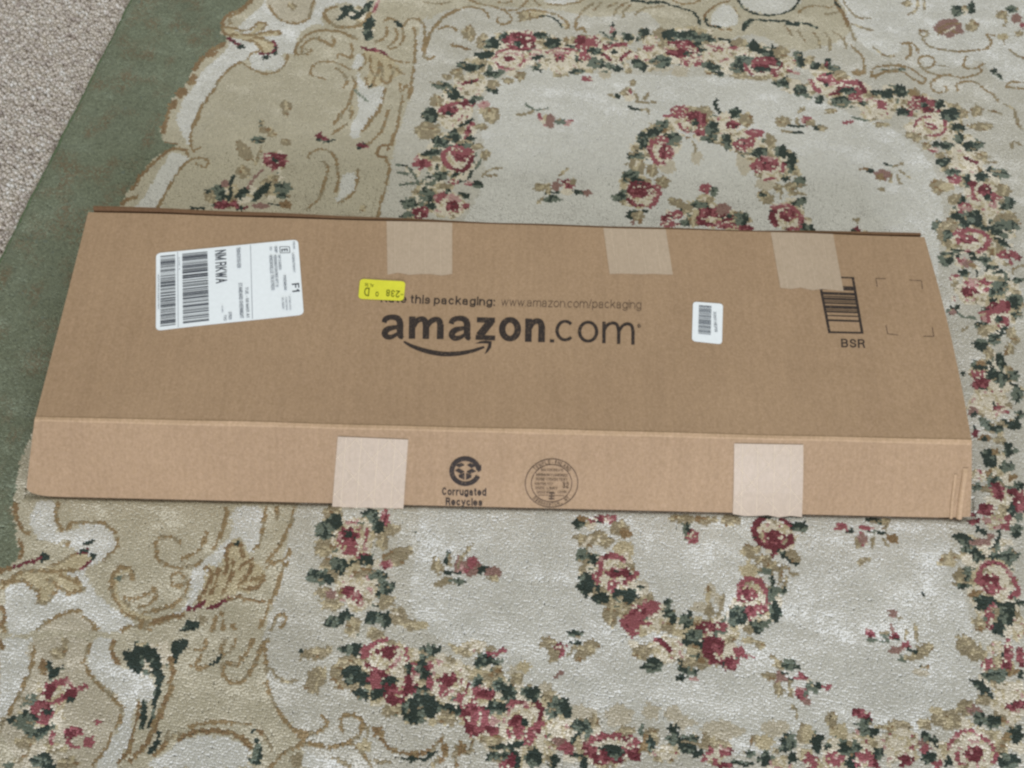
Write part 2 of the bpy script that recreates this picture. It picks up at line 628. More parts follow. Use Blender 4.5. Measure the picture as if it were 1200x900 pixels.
b r 666 526 10.2 7.4 -163
b r 654 514 8.1 5.9 -164
b G 670 509 10.2 8.7 -156
b r 660 496 8.1 6.4 -161
b g 678 485 11.1 8.6 -162
s r 8.8 684 518 695 526 711 532
s R 5.8 710 499 715 512 720 519
s R 6.3 683 505 690 501 695 496
b G 698 513 3.8 3.4 -136
b R 691 524 8.2 4.4 -166
b G 714 548 8.7 7.9 62
b G 737 559 13.7 9.2 91
b c 748 546 12.8 11.5 -133
b r 747 531 9.0 5.3 -165
b c 762 528 12.0 10.0 80
b G 707 481 8.1 7.1 -151
b g 696 483 8.1 5.7 -164
b t 723 478 6.2 5.6 -139
b G 733 499 8.2 7.1 -150
b G 742 491 8.8 7.0 86
b g 733 492 5.9 5.0 81
b t 761 565 11.0 9.9 61
b G 775 564 14.7 12.4 -151
b G 800 569 14.6 10.4 -161
b g 818 568 12.5 8.9 -161
b G 833 566 8.3 4.2 -166
b t 769 544 10.6 8.1 86
b R 794 540 22.7 16.1 -161
b c 778 538 10.2 4.7 -167
b r 795 546 10.3 6.5 -164
b G 801 529 6.4 5.6 -135
s R 5.4 773 525 787 522 799 523
b g 766 507 14.3 11.5 -157
b G 815 553 7.3 5.9 -154
b G 820 542 7.2 4.1 -165
b r 801 510 7.2 5.2 -161
b r 820 512 8.2 5.8 -161
s k 3.4 804 518 821 528
b r 844 549 8.3 5.3 -163
s k 3.4 850 524 859 532
s r 4.0 860 554 868 558
b t 874 565 9.4 7.9 69
b G 888 562 9.0 4.1 91
s G 5.0 845 570 857 571 864 560
b k 830 550 6.5 5.7 -133
b g 832 512 8.2 5.7 -161
b G 841 508 12.2 8.0 -163
b G 850 498 6.3 5.5 -137
b g 881 537 10.3 7.2 -160
b G 877 512 10.9 9.4 -126
b r 888 520 7.5 5.9 78
b t 877 501 12.2 5.7 -166
b t 731 456 5.7 4.0 91
s t 4.7 701 426 711 424
b G 714 426 5.2 4.7 59
b t 725 435 9.9 7.8 87
b r 728 436 6.2 3.5 94
b c 730 425 7.9 5.5 -164
s t 4.7 737 435 742 425
s t 5.1 741 421 754 421 766 424
s t 4.7 750 429 754 438
s G 4.2 732 408 742 405 748 407
s t 4.2 748 406 756 408 759 400
b r 801 411 12.1 10.6 -143
b R 821 404 11.2 9.5 74
b G 819 398 6.8 4.8 88
s r 4.6 780 401 790 402
b R 831 398 9.6 6.7 87
b t 835 418 11.3 9.5 74
s G 5.6 849 446 850 432 855 422
b G 847 395 8.9 6.6 -159
b G 877 426 11.1 7.7 86
b t 890 418 8.4 6.7 78
b g 778 382 8.4 7.5 64
s G 3.6 868 658 875 644 890 636 911 635 932 644 948 659 956 680
s t 3.3 861 644 870 624
s G 5.1 877 597 879 610 889 620 906 623
s G 4.6 910 624 930 627 949 627 966 629 984 622
s G 6.6 941 624 955 624
s T 3.4 957 651 965 665 981 672 1004 672
s t 3.3 937 618 948 599
s t 3.3 956 610 967 590
s t 3.8 978 611 987 598 989 580
s t 3.3 995 615 1003 601 1002 576
s t 3.8 1007 620 1022 608 1026 587
s t 3.3 994 655 1011 662
s B 6.7 1010 691 1015 672 1023 655 1028 637
s G 4.7 1009 687 1016 676
s t 4.0 1030 637 1038 608
s t 3.4 1021 693 1031 670 1044 659 1061 660
s t 3.3 1032 644 1048 638 1065 635
s T 3.9 1034 595 1046 579 1052 560 1052 539
b T 1044 540 8.0 6.1 -150
s T 3.2 1038 536 1042 546
s T 3.4 1063 535 1063 547 1071 557 1089 564 1109 565
s g 3.7 1077 553 1091 555 1109 561
s T 3.4 1069 536 1079 547 1099 554
b t 874 565 11.2 9.6 57
b r 868 555 4.6 3.9 68
b c 879 551 12.5 8.8 -160
p G 886 565 893 579 906 563 917 562 918 574 927 567 932 544 919 550 903 550
b t 933 561 12.3 9.9 73
b g 882 534 12.5 10.0 -152
b g 872 517 11.8 8.0 86
b R 914 530 20.8 15.7 -156
b G 908 520 16.3 5.2 -168
b r 908 536 12.3 5.2 -167
b G 932 538 6.0 4.0 85
s c 5.8 890 521 897 510 909 510 923 516
s r 4.8 884 525 889 515 895 507
b r 927 516 8.8 5.9 85
b t 903 501 18.2 4.6 -168
s r 5.8 946 525 957 522
b k 957 521 6.2 4.3 -159
b g 936 495 12.2 7.0 -164
b G 939 504 7.9 3.1 -120
b G 961 550 16.8 6.9 102
b g 957 560 6.6 5.5 -134
b G 982 541 9.1 6.9 76
s G 8.3 999 543 1000 558
b R 999 547 5.9 2.0 90
b G 964 487 13.1 9.7 79
b g 967 493 7.2 3.9 87
b g 966 481 6.4 5.3 -138
s r 7.2 978 511 981 498 989 490
b r 1001 517 13.8 10.3 167
s R 6.2 1005 486 1015 493 1017 505
b G 999 505 5.1 3.4 -160
s G 3.9 999 528 1016 537
b t 1019 529 10.6 8.3 -148
b g 1010 542 8.3 5.7 -159
b r 1037 506 17.5 14.4 -132
b G 1029 499 12.2 7.0 -163
b c 1037 512 6.1 3.4 -164
s r 5.3 1021 518 1035 515 1049 515
b r 1039 484 10.1 5.5 -164
s R 6.2 1045 520 1053 501
b G 1051 478 5.9 4.7 67
b G 990 474 8.7 6.7 75
b g 1021 475 12.4 9.4 -152
b G 1019 480 8.1 5.5 -159
b t 1006 455 8.0 4.9 -162
b r 1076 482 8.8 6.6 72
s k 2.8 1055 487 1064 492
b G 1068 504 8.2 5.5 -158
b G 1085 505 11.7 9.3 -142
b G 1102 514 13.3 8.7 79
b G 1103 474 8.4 6.6 -145
s r 5.6 1026 436 1035 440
s g 3.7 1037 450 1049 447 1059 447
b t 1076 441 9.9 3.8 -167
b t 965 449 7.3 2.7 -130
b t 940 422 8.7 7.4 59
s t 3.7 948 429 950 416
b k 973 430 8.5 6.6 74
b g 989 421 7.9 3.8 -166
b G 962 417 9.8 2.7 -168
b G 878 428 9.7 5.8 89
b t 891 417 11.1 7.7 85
s t 3.4 1107 704 1119 701
b t 1115 706 8.3 5.2 80
s t 4.7 1130 716 1128 693 1117 681
s t 3.4 1141 718 1140 698
b G 1188 705 11.7 8.1 74
b G 1210 714 14.8 6.2 84
b g 1188 697 7.6 5.8 61
b t 1210 675 13.0 8.1 78
b d 1175 663 21.6 16.7 -141
s B 3.6 1160 655 1173 670 1190 677
s B 3.6 1158 645 1170 657 1185 654
s c 3.1 1170 651 1185 666
b g 1271 724 9.1 6.6 -148
b t 1255 708 10.0 7.6 55
b d 1276 704 9.8 7.3 59
b r 1283 690 8.1 3.1 83
s t 5.2 1261 701 1258 684
b t 1278 670 6.7 4.9 65
s t 3.8 1139 635 1131 641 1135 648 1145 646 1139 635
s t 3.8 1137 631 1144 618 1161 613 1187 613
s T 3.8 1187 614 1206 619 1229 629 1236 643 1234 651 1230 660 1242 659
b y 1253 658 8.9 6.4 -149
s t 3.8 1255 659 1254 643
s t 3.8 1259 633 1271 622 1281 618
s T 4.5 1106 613 1112 617 1118 609 1117 594 1111 582
s T 4.0 1116 619 1126 614 1129 602
s t 3.2 1063 598 1081 583 1095 586
s T 3.7 1129 584 1134 593 1146 595 1152 586 1147 573 1135 570 1130 581
s T 3.2 1133 570 1143 560 1157 557
s t 3.7 1151 577 1170 577
s T 3.7 1197 604 1193 588 1198 580 1214 586 1223 594
s T 3.6 1214 586 1218 578 1205 567 1189 559 1173 560 1157 553 1147 540 1148 526 1156 522 1168 527 1166 537
b G 1236 582 8.5 4.4 81
b G 1244 572 6.4 5.1 120
s T 3.9 1069 533 1063 547 1071 557 1087 564 1103 568 1117 564 1129 554 1139 544 1134 535 1123 541 1111 551
s g 3.7 1077 551 1091 555 1107 562
s T 3.2 1073 540 1083 551 1103 555 1111 551
s T 3.9 1182 533 1182 545 1195 553 1211 552 1222 541 1233 532 1239 521
s t 3.5 1246 517 1258 508 1264 481
s t 3.5 1226 499 1241 496
b t 1208 495 10.4 7.5 69
s T 3.6 1251 558 1261 566 1277 567
s T 2.9 1252 553 1276 553
b t 1178 492 10.6 8.2 60
b G 1086 505 11.1 9.0 -130
b G 1103 516 11.3 9.1 104
b G 1068 504 8.2 5.0 -161
b T 1122 514 9.7 7.5 65
b R 1139 493 17.4 13.0 157
b G 1135 492 6.8 5.4 55
b r 1122 492 13.0 7.7 82
s c 3.3 1108 486 1115 474
b G 1157 498 10.4 7.6 71
b G 1172 482 17.8 10.4 -144
b t 1188 486 9.2 7.2 56
b r 1115 474 8.1 5.7 75
b G 1106 472 10.3 7.5 -153
s B 4.9 124 270 127 249 129 237
s B 3.9 138 222 151 222
s B 5.5 168 213 154 214 143 205 136 191 129 177 125 163 122 148 121 135
s B 6.2 130 124 121 117 117 108
s T 4.0 165 278 164 254 164 243 168 228 177 212
s T 2.8 177 212 184 221
s T 3.8 187 193 200 189 202 199 195 204 186 203 176 196 170 180 166 159 164 141 163 119 164 109
s T 2.8 168 213 173 203
s g 3.1 247 284 252 272
b t 255 270 5.7 5.2 170
b t 267 267 9.2 5.6 108
b g 253 250 9.3 6.5 -173
b t 289 252 6.7 6.3 152
p t 225 240 235 243 254 225 254 212 239 216
s t 3.5 262 237 263 206
b R 285 218 14.1 12.9 165
b G 285 218 5.1 3.7 110
b r 274 221 7.6 5.5 110
s r 3.5 295 220 303 220
s r 3.4 290 206 287 200
b t 250 190 11.3 8.0 130
s d 3.4 274 200 265 178 265 166
b t 288 183 11.2 6.7 -137
p G 274 155 280 173 289 180 293 171 285 155 278 146
p G 251 148 255 161 264 164 267 154 258 144
b d 234 167 5.5 4.9 131
s G 5.0 240 181 241 166 245 152 246 140
b g 227 153 9.6 8.7 140
b G 235 145 7.4 6.2 120
b t 220 142 10.2 6.2 110
b G 215 150 3.8 3.4 144
b g 308 173 11.0 10.1 168
b G 311 160 7.2 5.3 -174
b R 240 130 10.7 6.0 -171
b R 255 136 5.4 4.7 174
s G 2.5 203 118 220 121
b R 264 131 6.3 3.3 -171
b d 289 138 9.0 4.8 -171
s G 2.5 297 144 312 145
b B 319 147 7.3 6.6 170
p R 325 275 330 280 337 273 346 270 338 263 329 267
s G 3.1 330 266 340 264 352 270
s T 3.4 352 319 348 307 345 296
s T 3.4 363 326 364 313
s T 2.9 361 301 353 289 347 280
s T 4.5 397 333 393 316 389 301 385 293
s T 3.8 411 330 411 303 406 286 398 269
b R 391 266 6.6 5.2 -172
b G 389 260 3.1 2.8 111
s T 4.0 426 339 428 317 428 288 428 274
s B 4.8 425 266 422 273 415 271 412 261 416 251 425 252
s T 3.8 427 248 435 232 436 202 436 174 437 149
s T 3.7 329 229 327 236 334 248 345 250 356 245 364 233 369 216 375 197 375 180
s T 3.6 347 230 355 221 357 201 358 176 356 161 349 150 346 142
s T 3.6 394 224 397 214 399 192 395 176 385 163
b t 416 159 6.0 3.2 104
b t 276 305 4.1 3.7 126
b G 467 339 14.0 9.6 101
b t 470 310 16.1 15.3 -169
b t 549 355 11.4 10.6 89
s G 6.8 512 326 524 342
b G 507 307 14.4 7.2 100
b G 489 292 11.3 10.4 -168
b g 498 299 5.7 5.2 -167
s r 7.6 526 334 523 317 523 307
b c 530 321 7.9 3.8 100
b G 529 307 7.6 4.7 -168
b t 538 331 7.7 5.3 -168
s r 7.9 505 282 499 273 503 258 513 250
s R 6.5 517 248 530 249 535 259 538 275
b r 521 277 11.3 9.0 -168
b R 524 270 9.4 6.4 -168
s r 5.7 504 284 518 291 535 283
b G 527 294 11.3 4.2 -169
b t 541 294 7.6 5.2 -168
s g 4.8 544 256 549 270 552 283
b t 554 281 7.7 5.6 98
b G 484 270 13.3 6.3 -153
b k 467 259 5.6 4.7 102
b r 475 250 12.1 6.1 -169
b R 476 250 5.6 3.4 102
s r 3.5 473 239 481 246
s g 2.8 442 241 457 241 468 228 478 212
s g 2.8 447 227 460 229
s g 2.8 455 208 473 214
s g 3.2 480 215 485 226 495 231
b g 502 235 9.3 6.2 -169
s t 3.3 558 248 564 257 577 262
s t 3.2 557 243 575 249
s G 6.0 517 235 524 242
s G 6.5 530 230 539 239 541 248
b c 532 236 5.6 5.5 -146
b r 521 226 6.5 3.5 -169
b k 541 227 7.4 4.5 -168
b G 553 227 7.4 6.9 -161
b G 502 227 3.7 3.5 -168
b g 491 197 11.0 10.9 138
b G 496 191 6.1 5.5 102
p r 502 197 515 209 519 205 508 186
b G 516 210 4.9 3.3 101
b R 528 184 8.4 8.2 95
b k 528 200 11.0 6.8 -169
b G 538 206 8.8 4.6 154
b r 544 189 4.3 3.3 99
b G 472 177 10.0 8.4 -171
b g 470 181 8.2 6.0 -170
b R 490 166 10.8 9.1 -170
b G 500 179 6.4 6.0 -171
b g 473 158 7.2 5.2 -170
b G 470 155 6.3 2.8 -169
b t 633 238 7.5 6.9 -153
s t 3.4 641 247 645 232
s G 3.0 642 229 660 234
b g 651 221 11.0 5.4 -168
s t 3.8 634 210 639 221
s d 3.4 651 241 655 257
b g 644 362 5.8 5.3 -151
b k 654 362 5.9 5.3 -151
b d 629 360 12.1 5.8 97
s t 3.9 654 262 663 277
b d 653 244 7.4 4.6 96
b r 669 250 8.8 8.2 71
b t 674 256 5.0 4.6 79
b c 669 237 7.4 6.1 -162
b t 643 240 9.9 3.7 98
b G 683 240 6.5 4.9 -164
b d 695 240 5.3 4.8 -144
s g 4.2 643 218 663 222
b R 825 405 12.8 11.2 63
s r 4.1 802 389 811 377 827 378
b r 832 379 7.9 6.5 -152
b G 823 396 6.1 5.3 71
b g 847 385 13.5 9.2 88
b G 849 396 8.2 5.8 87
b G 848 369 7.9 6.5 -152
s t 3.4 814 362 818 365
s t 4.0 822 358 827 348 826 337
b G 756 350 18.0 8.0 94
b G 769 365 10.8 9.2 -153
b g 780 382 9.5 7.6 84
b g 795 358 12.0 10.7 -137
b G 789 361 7.5 5.7 86
s r 6.7 769 350 767 331 775 314
s r 6.2 777 309 788 312
b R 788 333 12.1 8.7 89
b r 782 353 8.6 7.5 74
b r 794 328 7.3 5.6 86
s k 4.5 789 343 798 334
b g 750 317 10.5 7.7 -163
s t 3.5 736 299 745 303
b g 746 280 10.7 9.7 -134
b G 752 276 6.4 5.5 79
b t 753 302 10.4 9.2 74
s c 3.5 752 310 752 297
s t 3.5 760 306 760 288
b t 773 296 10.2 7.5 89
b G 761 275 4.7 3.7 -160
b t 789 278 10.7 9.2 78
s R 8.2 749 255 751 266 768 270 779 266
s R 7.2 748 240 757 232
s r 7.2 787 258 783 242 777 231
b R 762 254 13.1 7.9 -166
s r 4.2 757 232 768 233
b r 779 265 7.5 6.1 -157
b G 738 242 9.2 8.5 -128
b g 732 239 5.6 4.8 -155
b G 757 214 8.4 7.5 -146
s G 5.5 758 220 774 223
b t 764 213 8.5 7.2 82
s d 3.3 759 205 758 198
s t 2.9 770 212 767 199
b r 847 278 7.5 6.6 -131
b g 857 274 8.8 4.6 91
b t 811 245 11.1 6.3 161
b g 823 235 7.5 6.0 -157
b t 840 250 13.0 6.1 -167
b R 848 237 9.8 7.3 86
b r 811 225 9.2 6.0 -165
b R 800 217 9.2 4.3 -167
b r 805 207 11.0 4.7 -168
b G 824 213 7.2 6.4 -137
b t 835 220 9.7 7.2 86
b R 846 222 9.3 7.2 83
b R 874 402 8.8 5.4 -164
b G 876 423 8.3 7.2 -132
b t 892 415 10.6 8.6 76
b r 905 392 10.9 7.9 -159
b r 893 368 15.4 8.8 -135
b R 885 366 7.8 5.7 -159
b G 848 385 18.3 8.1 92
b g 846 379 10.3 7.6 85
b G 867 372 11.3 8.0 86
b g 870 359 7.4 4.7 88
s t 4.0 882 354 886 349
b G 913 356 11.8 9.2 -155
b t 927 379 13.9 6.7 90
b G 941 363 12.4 9.4 79
b G 956 347 19.3 6.8 91
b r 923 338 15.5 11.4 -158
s r 5.3 944 327 947 343
s r 5.2 933 314 922 308
b R 927 334 8.5 7.0 72
s r 4.4 906 327 912 320
b r 908 331 6.1 5.3 -129
b G 950 315 6.1 5.2 -131
b g 967 313 9.4 8.0 59
b t 956 303 7.9 6.7 -139
b t 940 297 7.6 4.6 87
b t 924 277 11.1 9.2 119
b G 920 280 5.7 4.4 -156
s t 3.5 945 291 944 281
b t 964 292 11.3 4.0 -168
b G 968 278 11.4 7.1 -139
b c 957 281 7.5 3.4 -167
s R 8.9 937 262 934 246 940 233
s r 7.2 935 261 954 269 965 262 973 249 970 234
b R 954 252 11.1 8.9 -150
s r 5.4 955 229 970 231
b G 980 233 10.0 9.2 145
b r 847 279 7.6 5.9 -158
b g 857 274 8.8 4.6 91
b R 862 230 20.4 13.8 -163
b c 859 226 10.2 4.8 -167
b g 840 248 11.2 6.8 -165
b d 872 247 9.9 8.7 -127
b G 880 236 4.9 3.6 84
b r 875 220 12.9 5.7 -167
b g 895 234 11.8 9.0 82
b G 900 232 8.5 4.6 90
b R 901 219 11.0 4.3 -168
b t 824 237 8.1 7.1 66
b G 825 213 6.8 5.4 83
b t 940 419 7.5 6.4 58
s t 4.2 949 429 950 419
b r 973 430 8.0 6.5 68
b t 979 427 6.3 5.2 65
s t 3.7 959 432 962 421
s G 3.2 950 415 968 418
s t 4.6 941 403 955 403
s G 3.7 955 402 968 406
b G 987 419 6.0 4.2 -158
b t 995 419 6.0 4.0 -160
s B 4.9 1047 352 1059 354
b G 1062 352 5.0 3.9 -147
s G 3.6 1079 370 1091 366
s t 3.6 1091 366 1104 374
b d 1077 348 11.0 8.5 -148
b B 1074 344 7.1 5.4 -151
s t 3.5 1100 360 1113 349
s t 3.5 1096 351 1100 336
s t 3.1 1089 350 1088 337
b t 1076 323 4.4 3.4 -149
b t 1043 260 5.0 3.6 78
b R 1042 243 5.8 4.6 -147
b t 1055 241 3.8 2.8 -155
b R 1144 453 8.5 5.1 160
s r 4.2 1162 466 1163 450 1153 438 1138 434
s r 3.7 1121 447 1127 462 1143 471
b t 1115 429 8.1 5.7 -155
b t 1123 426 7.9 5.6 74
b G 1170 479 14.4 10.9 -146
b G 1181 458 10.4 8.0 158
b t 1212 465 17.0 6.5 -166
b G 1181 436 11.7 6.6 81
b t 1136 413 7.8 5.6 74
b k 1145 408 7.9 4.7 -162
b G 1151 420 8.1 5.7 -155
b G 1164 419 11.1 7.2 -158
b G 1197 424 12.5 9.5 -145
b g 1207 430 8.3 6.3 -146
s R 6.3 1188 401 1196 396 1203 395
b t 1211 409 9.3 6.9 -147
b G 1157 388 10.3 8.0 -142
b t 1154 399 7.2 5.5 -146
b g 1170 371 9.9 6.3 -159
s t 3.6 1215 398 1230 401
b G 1220 386 6.3 4.8 -141
b g 1234 381 11.2 7.5 -177
b G 1209 370 11.1 8.1 -150
b G 1187 361 11.1 5.2 84
b t 1150 342 13.0 9.8 67
b y 1162 343 9.9 7.3 -151
b r 1170 358 9.9 6.9 -155
b R 1196 355 6.2 4.7 -142
s r 4.8 1196 348 1196 332 1202 326
b R 1210 347 9.5 7.1 66
b G 1217 336 8.6 6.5 -143
b r 1225 338 8.2 6.1 64
b k 1221 322 6.3 4.9 -133
b t 1236 350 12.9 9.0 71
b G 1239 328 13.3 10.2 56
b g 1243 331 7.9 5.4 73
b t 1172 323 12.1 7.4 -121
b G 1181 319 9.8 5.1 82
b r 1184 307 10.2 7.8 62
b G 1172 292 7.0 5.5 -142
b g 1187 293 11.8 8.8 -149
b G 1198 293 13.7 7.6 81
b G 1181 280 7.8 5.6 -153
b t 1236 295 17.6 12.1 -154
b G 1210 279 7.6 3.8 -164
b G 1223 273 7.8 5.5 -152
b g 1148 271 10.1 7.1 75
b t 1163 276 10.7 8.4 56
s t 3.5 1259 505 1262 483 1269 471
s t 3.4 1253 432 1255 444 1265 440
b t 1155 259 18.9 7.6 86
b g 1159 256 9.5 5.6 81
b G 1183 280 9.4 5.8 -160
b G 1199 285 7.1 5.5 -140
b g 1235 288 17.3 8.3 -164
b G 1214 279 8.0 4.6 -162
b G 1222 273 8.2 5.8 -152
s r 7.3 1172 260 1181 269 1196 272 1206 269 1211 261 1208 249 1198 237
b R 1185 256 10.5 5.9 -163
s r 4.1 1173 257 1172 244
s R 3.2 1182 235 1189 232
b r 1175 263 8.9 7.0 55
b G 1189 232 5.3 3.8 -154
b G 1191 223 6.6 4.4 -157
b G 1171 233 10.4 3.3 -168
b G 1171 225 4.5 3.5 58
b g 1156 217 11.8 9.3 57
b G 1160 214 5.9 3.9 -158
b y 1157 219 5.2 2.9 -163
b k 1176 216 7.9 5.6 -154
b d 1183 213 6.6 4.4 -157
b B 1188 212 5.8 3.2 -163
b G 1178 197 8.1 6.3 -143
b r 1166 189 6.4 3.7 -162
s G 4.0 1194 203 1195 194
b g 1205 225 7.9 5.3 -156
b G 1213 214 10.3 4.1 -166
b G 1227 258 12.2 6.3 155
b r 1236 238 12.4 6.1 -164
b R 1233 235 5.2 3.6 71
s r 3.5 1237 228 1239 223
s r 2.9 1223 237 1228 243
b r 1246 235 5.4 3.7 -153
s t 3.4 1238 207 1242 217 1253 224
s g 2.6 1215 204 1226 211 1231 204 1230 196
b g 1245 198 7.8 4.4 -162
b R 1184 169 10.2 7.2 -154
b k 1187 184 10.9 5.6 -164
b r 1206 189 7.7 4.4 -162
b r 1204 176 3.5 2.8 -129
b t 1166 179 5.9 3.6 79
b k 1163 154 3.3 2.4 72
b g 1222 184 12.3 9.3 63
b G 1211 173 9.4 4.1 83
b G 1213 160 5.1 4.0 58
b g 1239 165 11.4 8.8 56
b G 1241 158 6.4 4.9 -143
b G 1162 135 8.2 6.5 54
b d 1162 133 4.2 3.4 55
b G 1168 142 4.1 2.9 72
s g 3.3 1168 131 1175 127 1189 129
s t 2.4 1172 106 1178 112
p r 1193 127 1203 138 1213 152 1220 162 1231 162 1234 152 1227 143 1214 140 1208 128 1206 122 1198 123
b R 1212 151 9.0 3.1 -136
s r 4.1 1195 137 1203 140
s c 3.3 1211 124 1210 133 1219 140 1230 141 1232 133 1223 120
b r 1222 129 10.0 5.9 -128
b G 1217 131 6.8 4.2 71
b g 1240 144 6.8 5.3 -136
b g 1196 118 7.7 5.5 -153
b t 1199 111 8.1 6.3 -137
b G 1222 116 7.6 4.2 62
b G 1217 110 5.6 4.3 60
b g 1211 98 7.6 5.4 -153
b t 1232 113 9.1 5.8 76
b t 1237 103 6.5 5.1 -133
p G 1185 94 1193 98 1201 95 1203 88 1195 79 1190 81 1185 88
b t 1203 79 8.5 4.4 82
b G 1202 64 3.3 2.6 -134
b G 1186 58 8.2 6.4 59
b B 1191 62 5.6 3.9 -155
b G 1194 55 6.0 4.2 -155
s G 5.0 1201 49 1207 59
b G 1215 74 7.0 5.3 61
b G 1217 64 7.3 4.4 78
s c 3.2 1208 65 1212 54
b G 1211 45 12.8 7.3 -163
b G 1224 46 8.8 6.8 -140
b g 1230 49 7.8 6.1 -131
b t 1228 88 7.6 5.5 68
b r 1188 44 8.4 5.3 -160
b R 1191 33 9.6 6.6 -156
b r 1186 28 6.1 4.1 -158
b B 1178 42 3.7 2.7 -152
b G 1169 42 3.7 2.7 -152
b R 1187 27 7.3 3.9 -164
b G 1192 25 4.8 2.1 -166
b r 1209 -0 5.8 3.5 -161
b G 1205 3 4.0 1.6 84
s r 2.3 1215 -5 1222 -5
b g 1234 24 11.1 6.6 78
b G 1231 36 4.9 2.8 -162
b d 1179 -10 6.1 4.8 -138
b G 1180 -15 4.9 3.7 -150
b g 1194 -25 8.5 6.7 149
b G 1206 -30 7.3 5.7 -139
p G 1214 -13 1224 -17 1232 -10 1235 -22 1226 -30 1219 -27 1217 -20
b g 1234 -5 6.5 5.0 53
b R 1180 -40 5.5 2.8 83
b G 1178 -33 4.2 1.6 85
b B 1191 -45 7.0 4.9 -155
b G 1190 -46 3.8 3.0 -134
b t 1207 -46 6.9 4.3 -160
p G 1186 -67 1194 -59 1201 -62 1204 -69 1202 -80 1195 -85 1189 -80
b B 1201 -63 5.4 4.1 65
b y 1205 -66 2.4 1.9 -146
b G 1217 -51 5.7 4.5 -130
b G 1217 -60 6.4 5.0 56
b g 1225 -56 3.1 2.4 -139
b g 1214 -80 8.1 5.9 -151
b k 1194 -89 3.5 2.5 -155
b g 1178 -113 7.8 4.5 -163
b B 1194 -92 5.1 3.3 77
b g 1197 -101 7.8 6.0 60
b B 1220 -93 5.9 4.5 -142
b G 1228 -102 6.6 5.0 63
b r 1202 -112 9.0 6.9 63
b R 1200 -110 5.3 4.1 58
b R 1203 -120 5.6 4.1 -152
b R 1218 -113 5.2 3.9 63
b r 1228 -114 7.1 5.5 -138
b R 1225 -125 8.4 6.6 -135
b G 1216 -136 9.7 4.1 83
b r 1226 -131 5.9 4.5 -147
b R 1189 -140 8.2 6.6 177
s r 1.9 1172 -149 1181 -143
b k 1188 -154 6.5 3.4 -165
b R 1175 -157 4.5 2.9 -160
p G 1174 -161 1180 -161 1187 -168 1184 -173 1175 -168
b r 1206 -159 7.6 3.1 -167
b r 1211 -150 7.1 3.0 83
b d 1191 -174 4.4 3.2 -151
s G 3.0 1200 -164 1201 -171 1195 -182 1192 -186
p G 1150 -179 1158 -175 1171 -178 1173 -180 1163 -187 1155 -187
b G 1162 -182 6.4 3.3 -165
b g 1163 -193 6.2 4.8 61
b d 1180 -182 9.7 3.8 -167
b G 1176 -196 7.7 5.5 -155
b G 1193 -196 6.2 4.8 60
b c 1185 -193 4.9 3.8 61
b g 1211 -188 6.5 4.4 -157
b G 1218 -189 7.5 2.8 -167
b g 1221 -160 7.7 5.9 61
b G 1065 -176 9.2 3.8 -168
b r 1055 -187 7.1 2.6 -168
b t 1077 -177 6.8 3.7 85
b G 1063 -190 4.0 2.5 -162
b G 1072 -189 4.5 3.0 -160
b B 1084 -194 6.5 6.2 156
b r 1051 -202 6.9 5.6 65
b t 1046 -207 6.6 4.3 83
s t 2.9 1063 -198 1062 -211
s t 2.4 1074 -196 1078 -204
b t 1053 -226 8.1 2.6 -144
b t 1146 -204 10.7 4.7 -167
b y 1142 -213 10.6 4.7 -167
s t 2.4 1135 -213 1140 -205
b t 1158 -228 11.1 8.8 60
b g 1163 -222 8.2 4.5 82
b g 1160 -237 5.9 2.9 -166
b B 1170 -245 9.0 3.3 -148
b g 1176 -248 7.4 2.4 -168
s r 5.4 1173 -230 1177 -219 1182 -210 1194 -204 1203 -206 1209 -213 1214 -224 1218 -233 1207 -242
b R 1187 -226 10.6 5.9 -164
b r 1190 -234 9.1 5.8 -160
s r 4.1 1175 -229 1182 -237 1191 -240
b G 1179 -200 10.0 5.5 -144
b G 1195 -195 6.3 4.9 60
b c 1187 -194 5.2 4.0 61
b g 1209 -193 10.8 6.0 -163
b g 1211 -198 5.4 3.7 73
b G 1183 -253 10.6 7.2 -158
b G 1178 -260 6.3 4.4 -156
b r 1187 -265 11.2 4.1 85
b r 1186 -277 6.6 5.2 57
b g 1197 -263 12.9 7.0 81
b G 1206 -262 12.9 6.1 82
b G 1205 -252 8.9 4.5 -165
b G 1219 -246 6.3 4.4 -156
b G 1193 -280 8.1 6.4 -128
b t 1174 -279 6.9 6.2 167
b t 1156 -297 7.5 3.1 -167
b G 1116 -254 1.6 1.3 60
b d 1084 -282 4.1 3.4 60
b t 1089 -286 2.8 2.1 -152
s d 2.4 1082 -297 1084 -306
b r 1060 -310 4.4 3.6 -144
s t 2.7 1097 -299 1097 -308
s t 2.6 1107 -292 1108 -306
b g 1075 -307 5.7 3.7 -162
b R 1086 -307 4.6 3.7 67
b G 1077 -312 3.0 2.1 -159
b r 1097 -316 4.7 3.8 57
b d 1086 -323 7.1 2.8 -168
b t 1114 -319 11.0 5.1 -144
s G 2.0 1099 -320 1107 -321
b g 1093 -331 4.2 3.0 -158
b t 1102 -329 5.1 3.0 -164
b G 1111 -335 2.7 1.9 -158
s t 1.8 1114 -336 1119 -335
s g 3.0 1057 -318 1078 -314
b t 1165 -310 14.8 9.0 165
b t 1158 -305 8.8 6.8 -147
b r 1182 -321 9.5 4.6 -143
b t 1190 -317 5.9 4.4 -151
b r 1203 -304 14.0 4.1 85
b R 1200 -321 7.7 5.3 73
b B 1206 -325 7.2 4.2 -163
b R 1215 -308 10.8 3.5 85
b G 1213 -328 6.3 3.5 79
b g 1187 -333 13.1 6.8 -165
b G 1174 -349 9.2 6.4 118
s G 3.3 1162 -343 1171 -346
b G 1179 -357 5.6 4.4 53
b t 1173 -361 7.3 5.6 -148
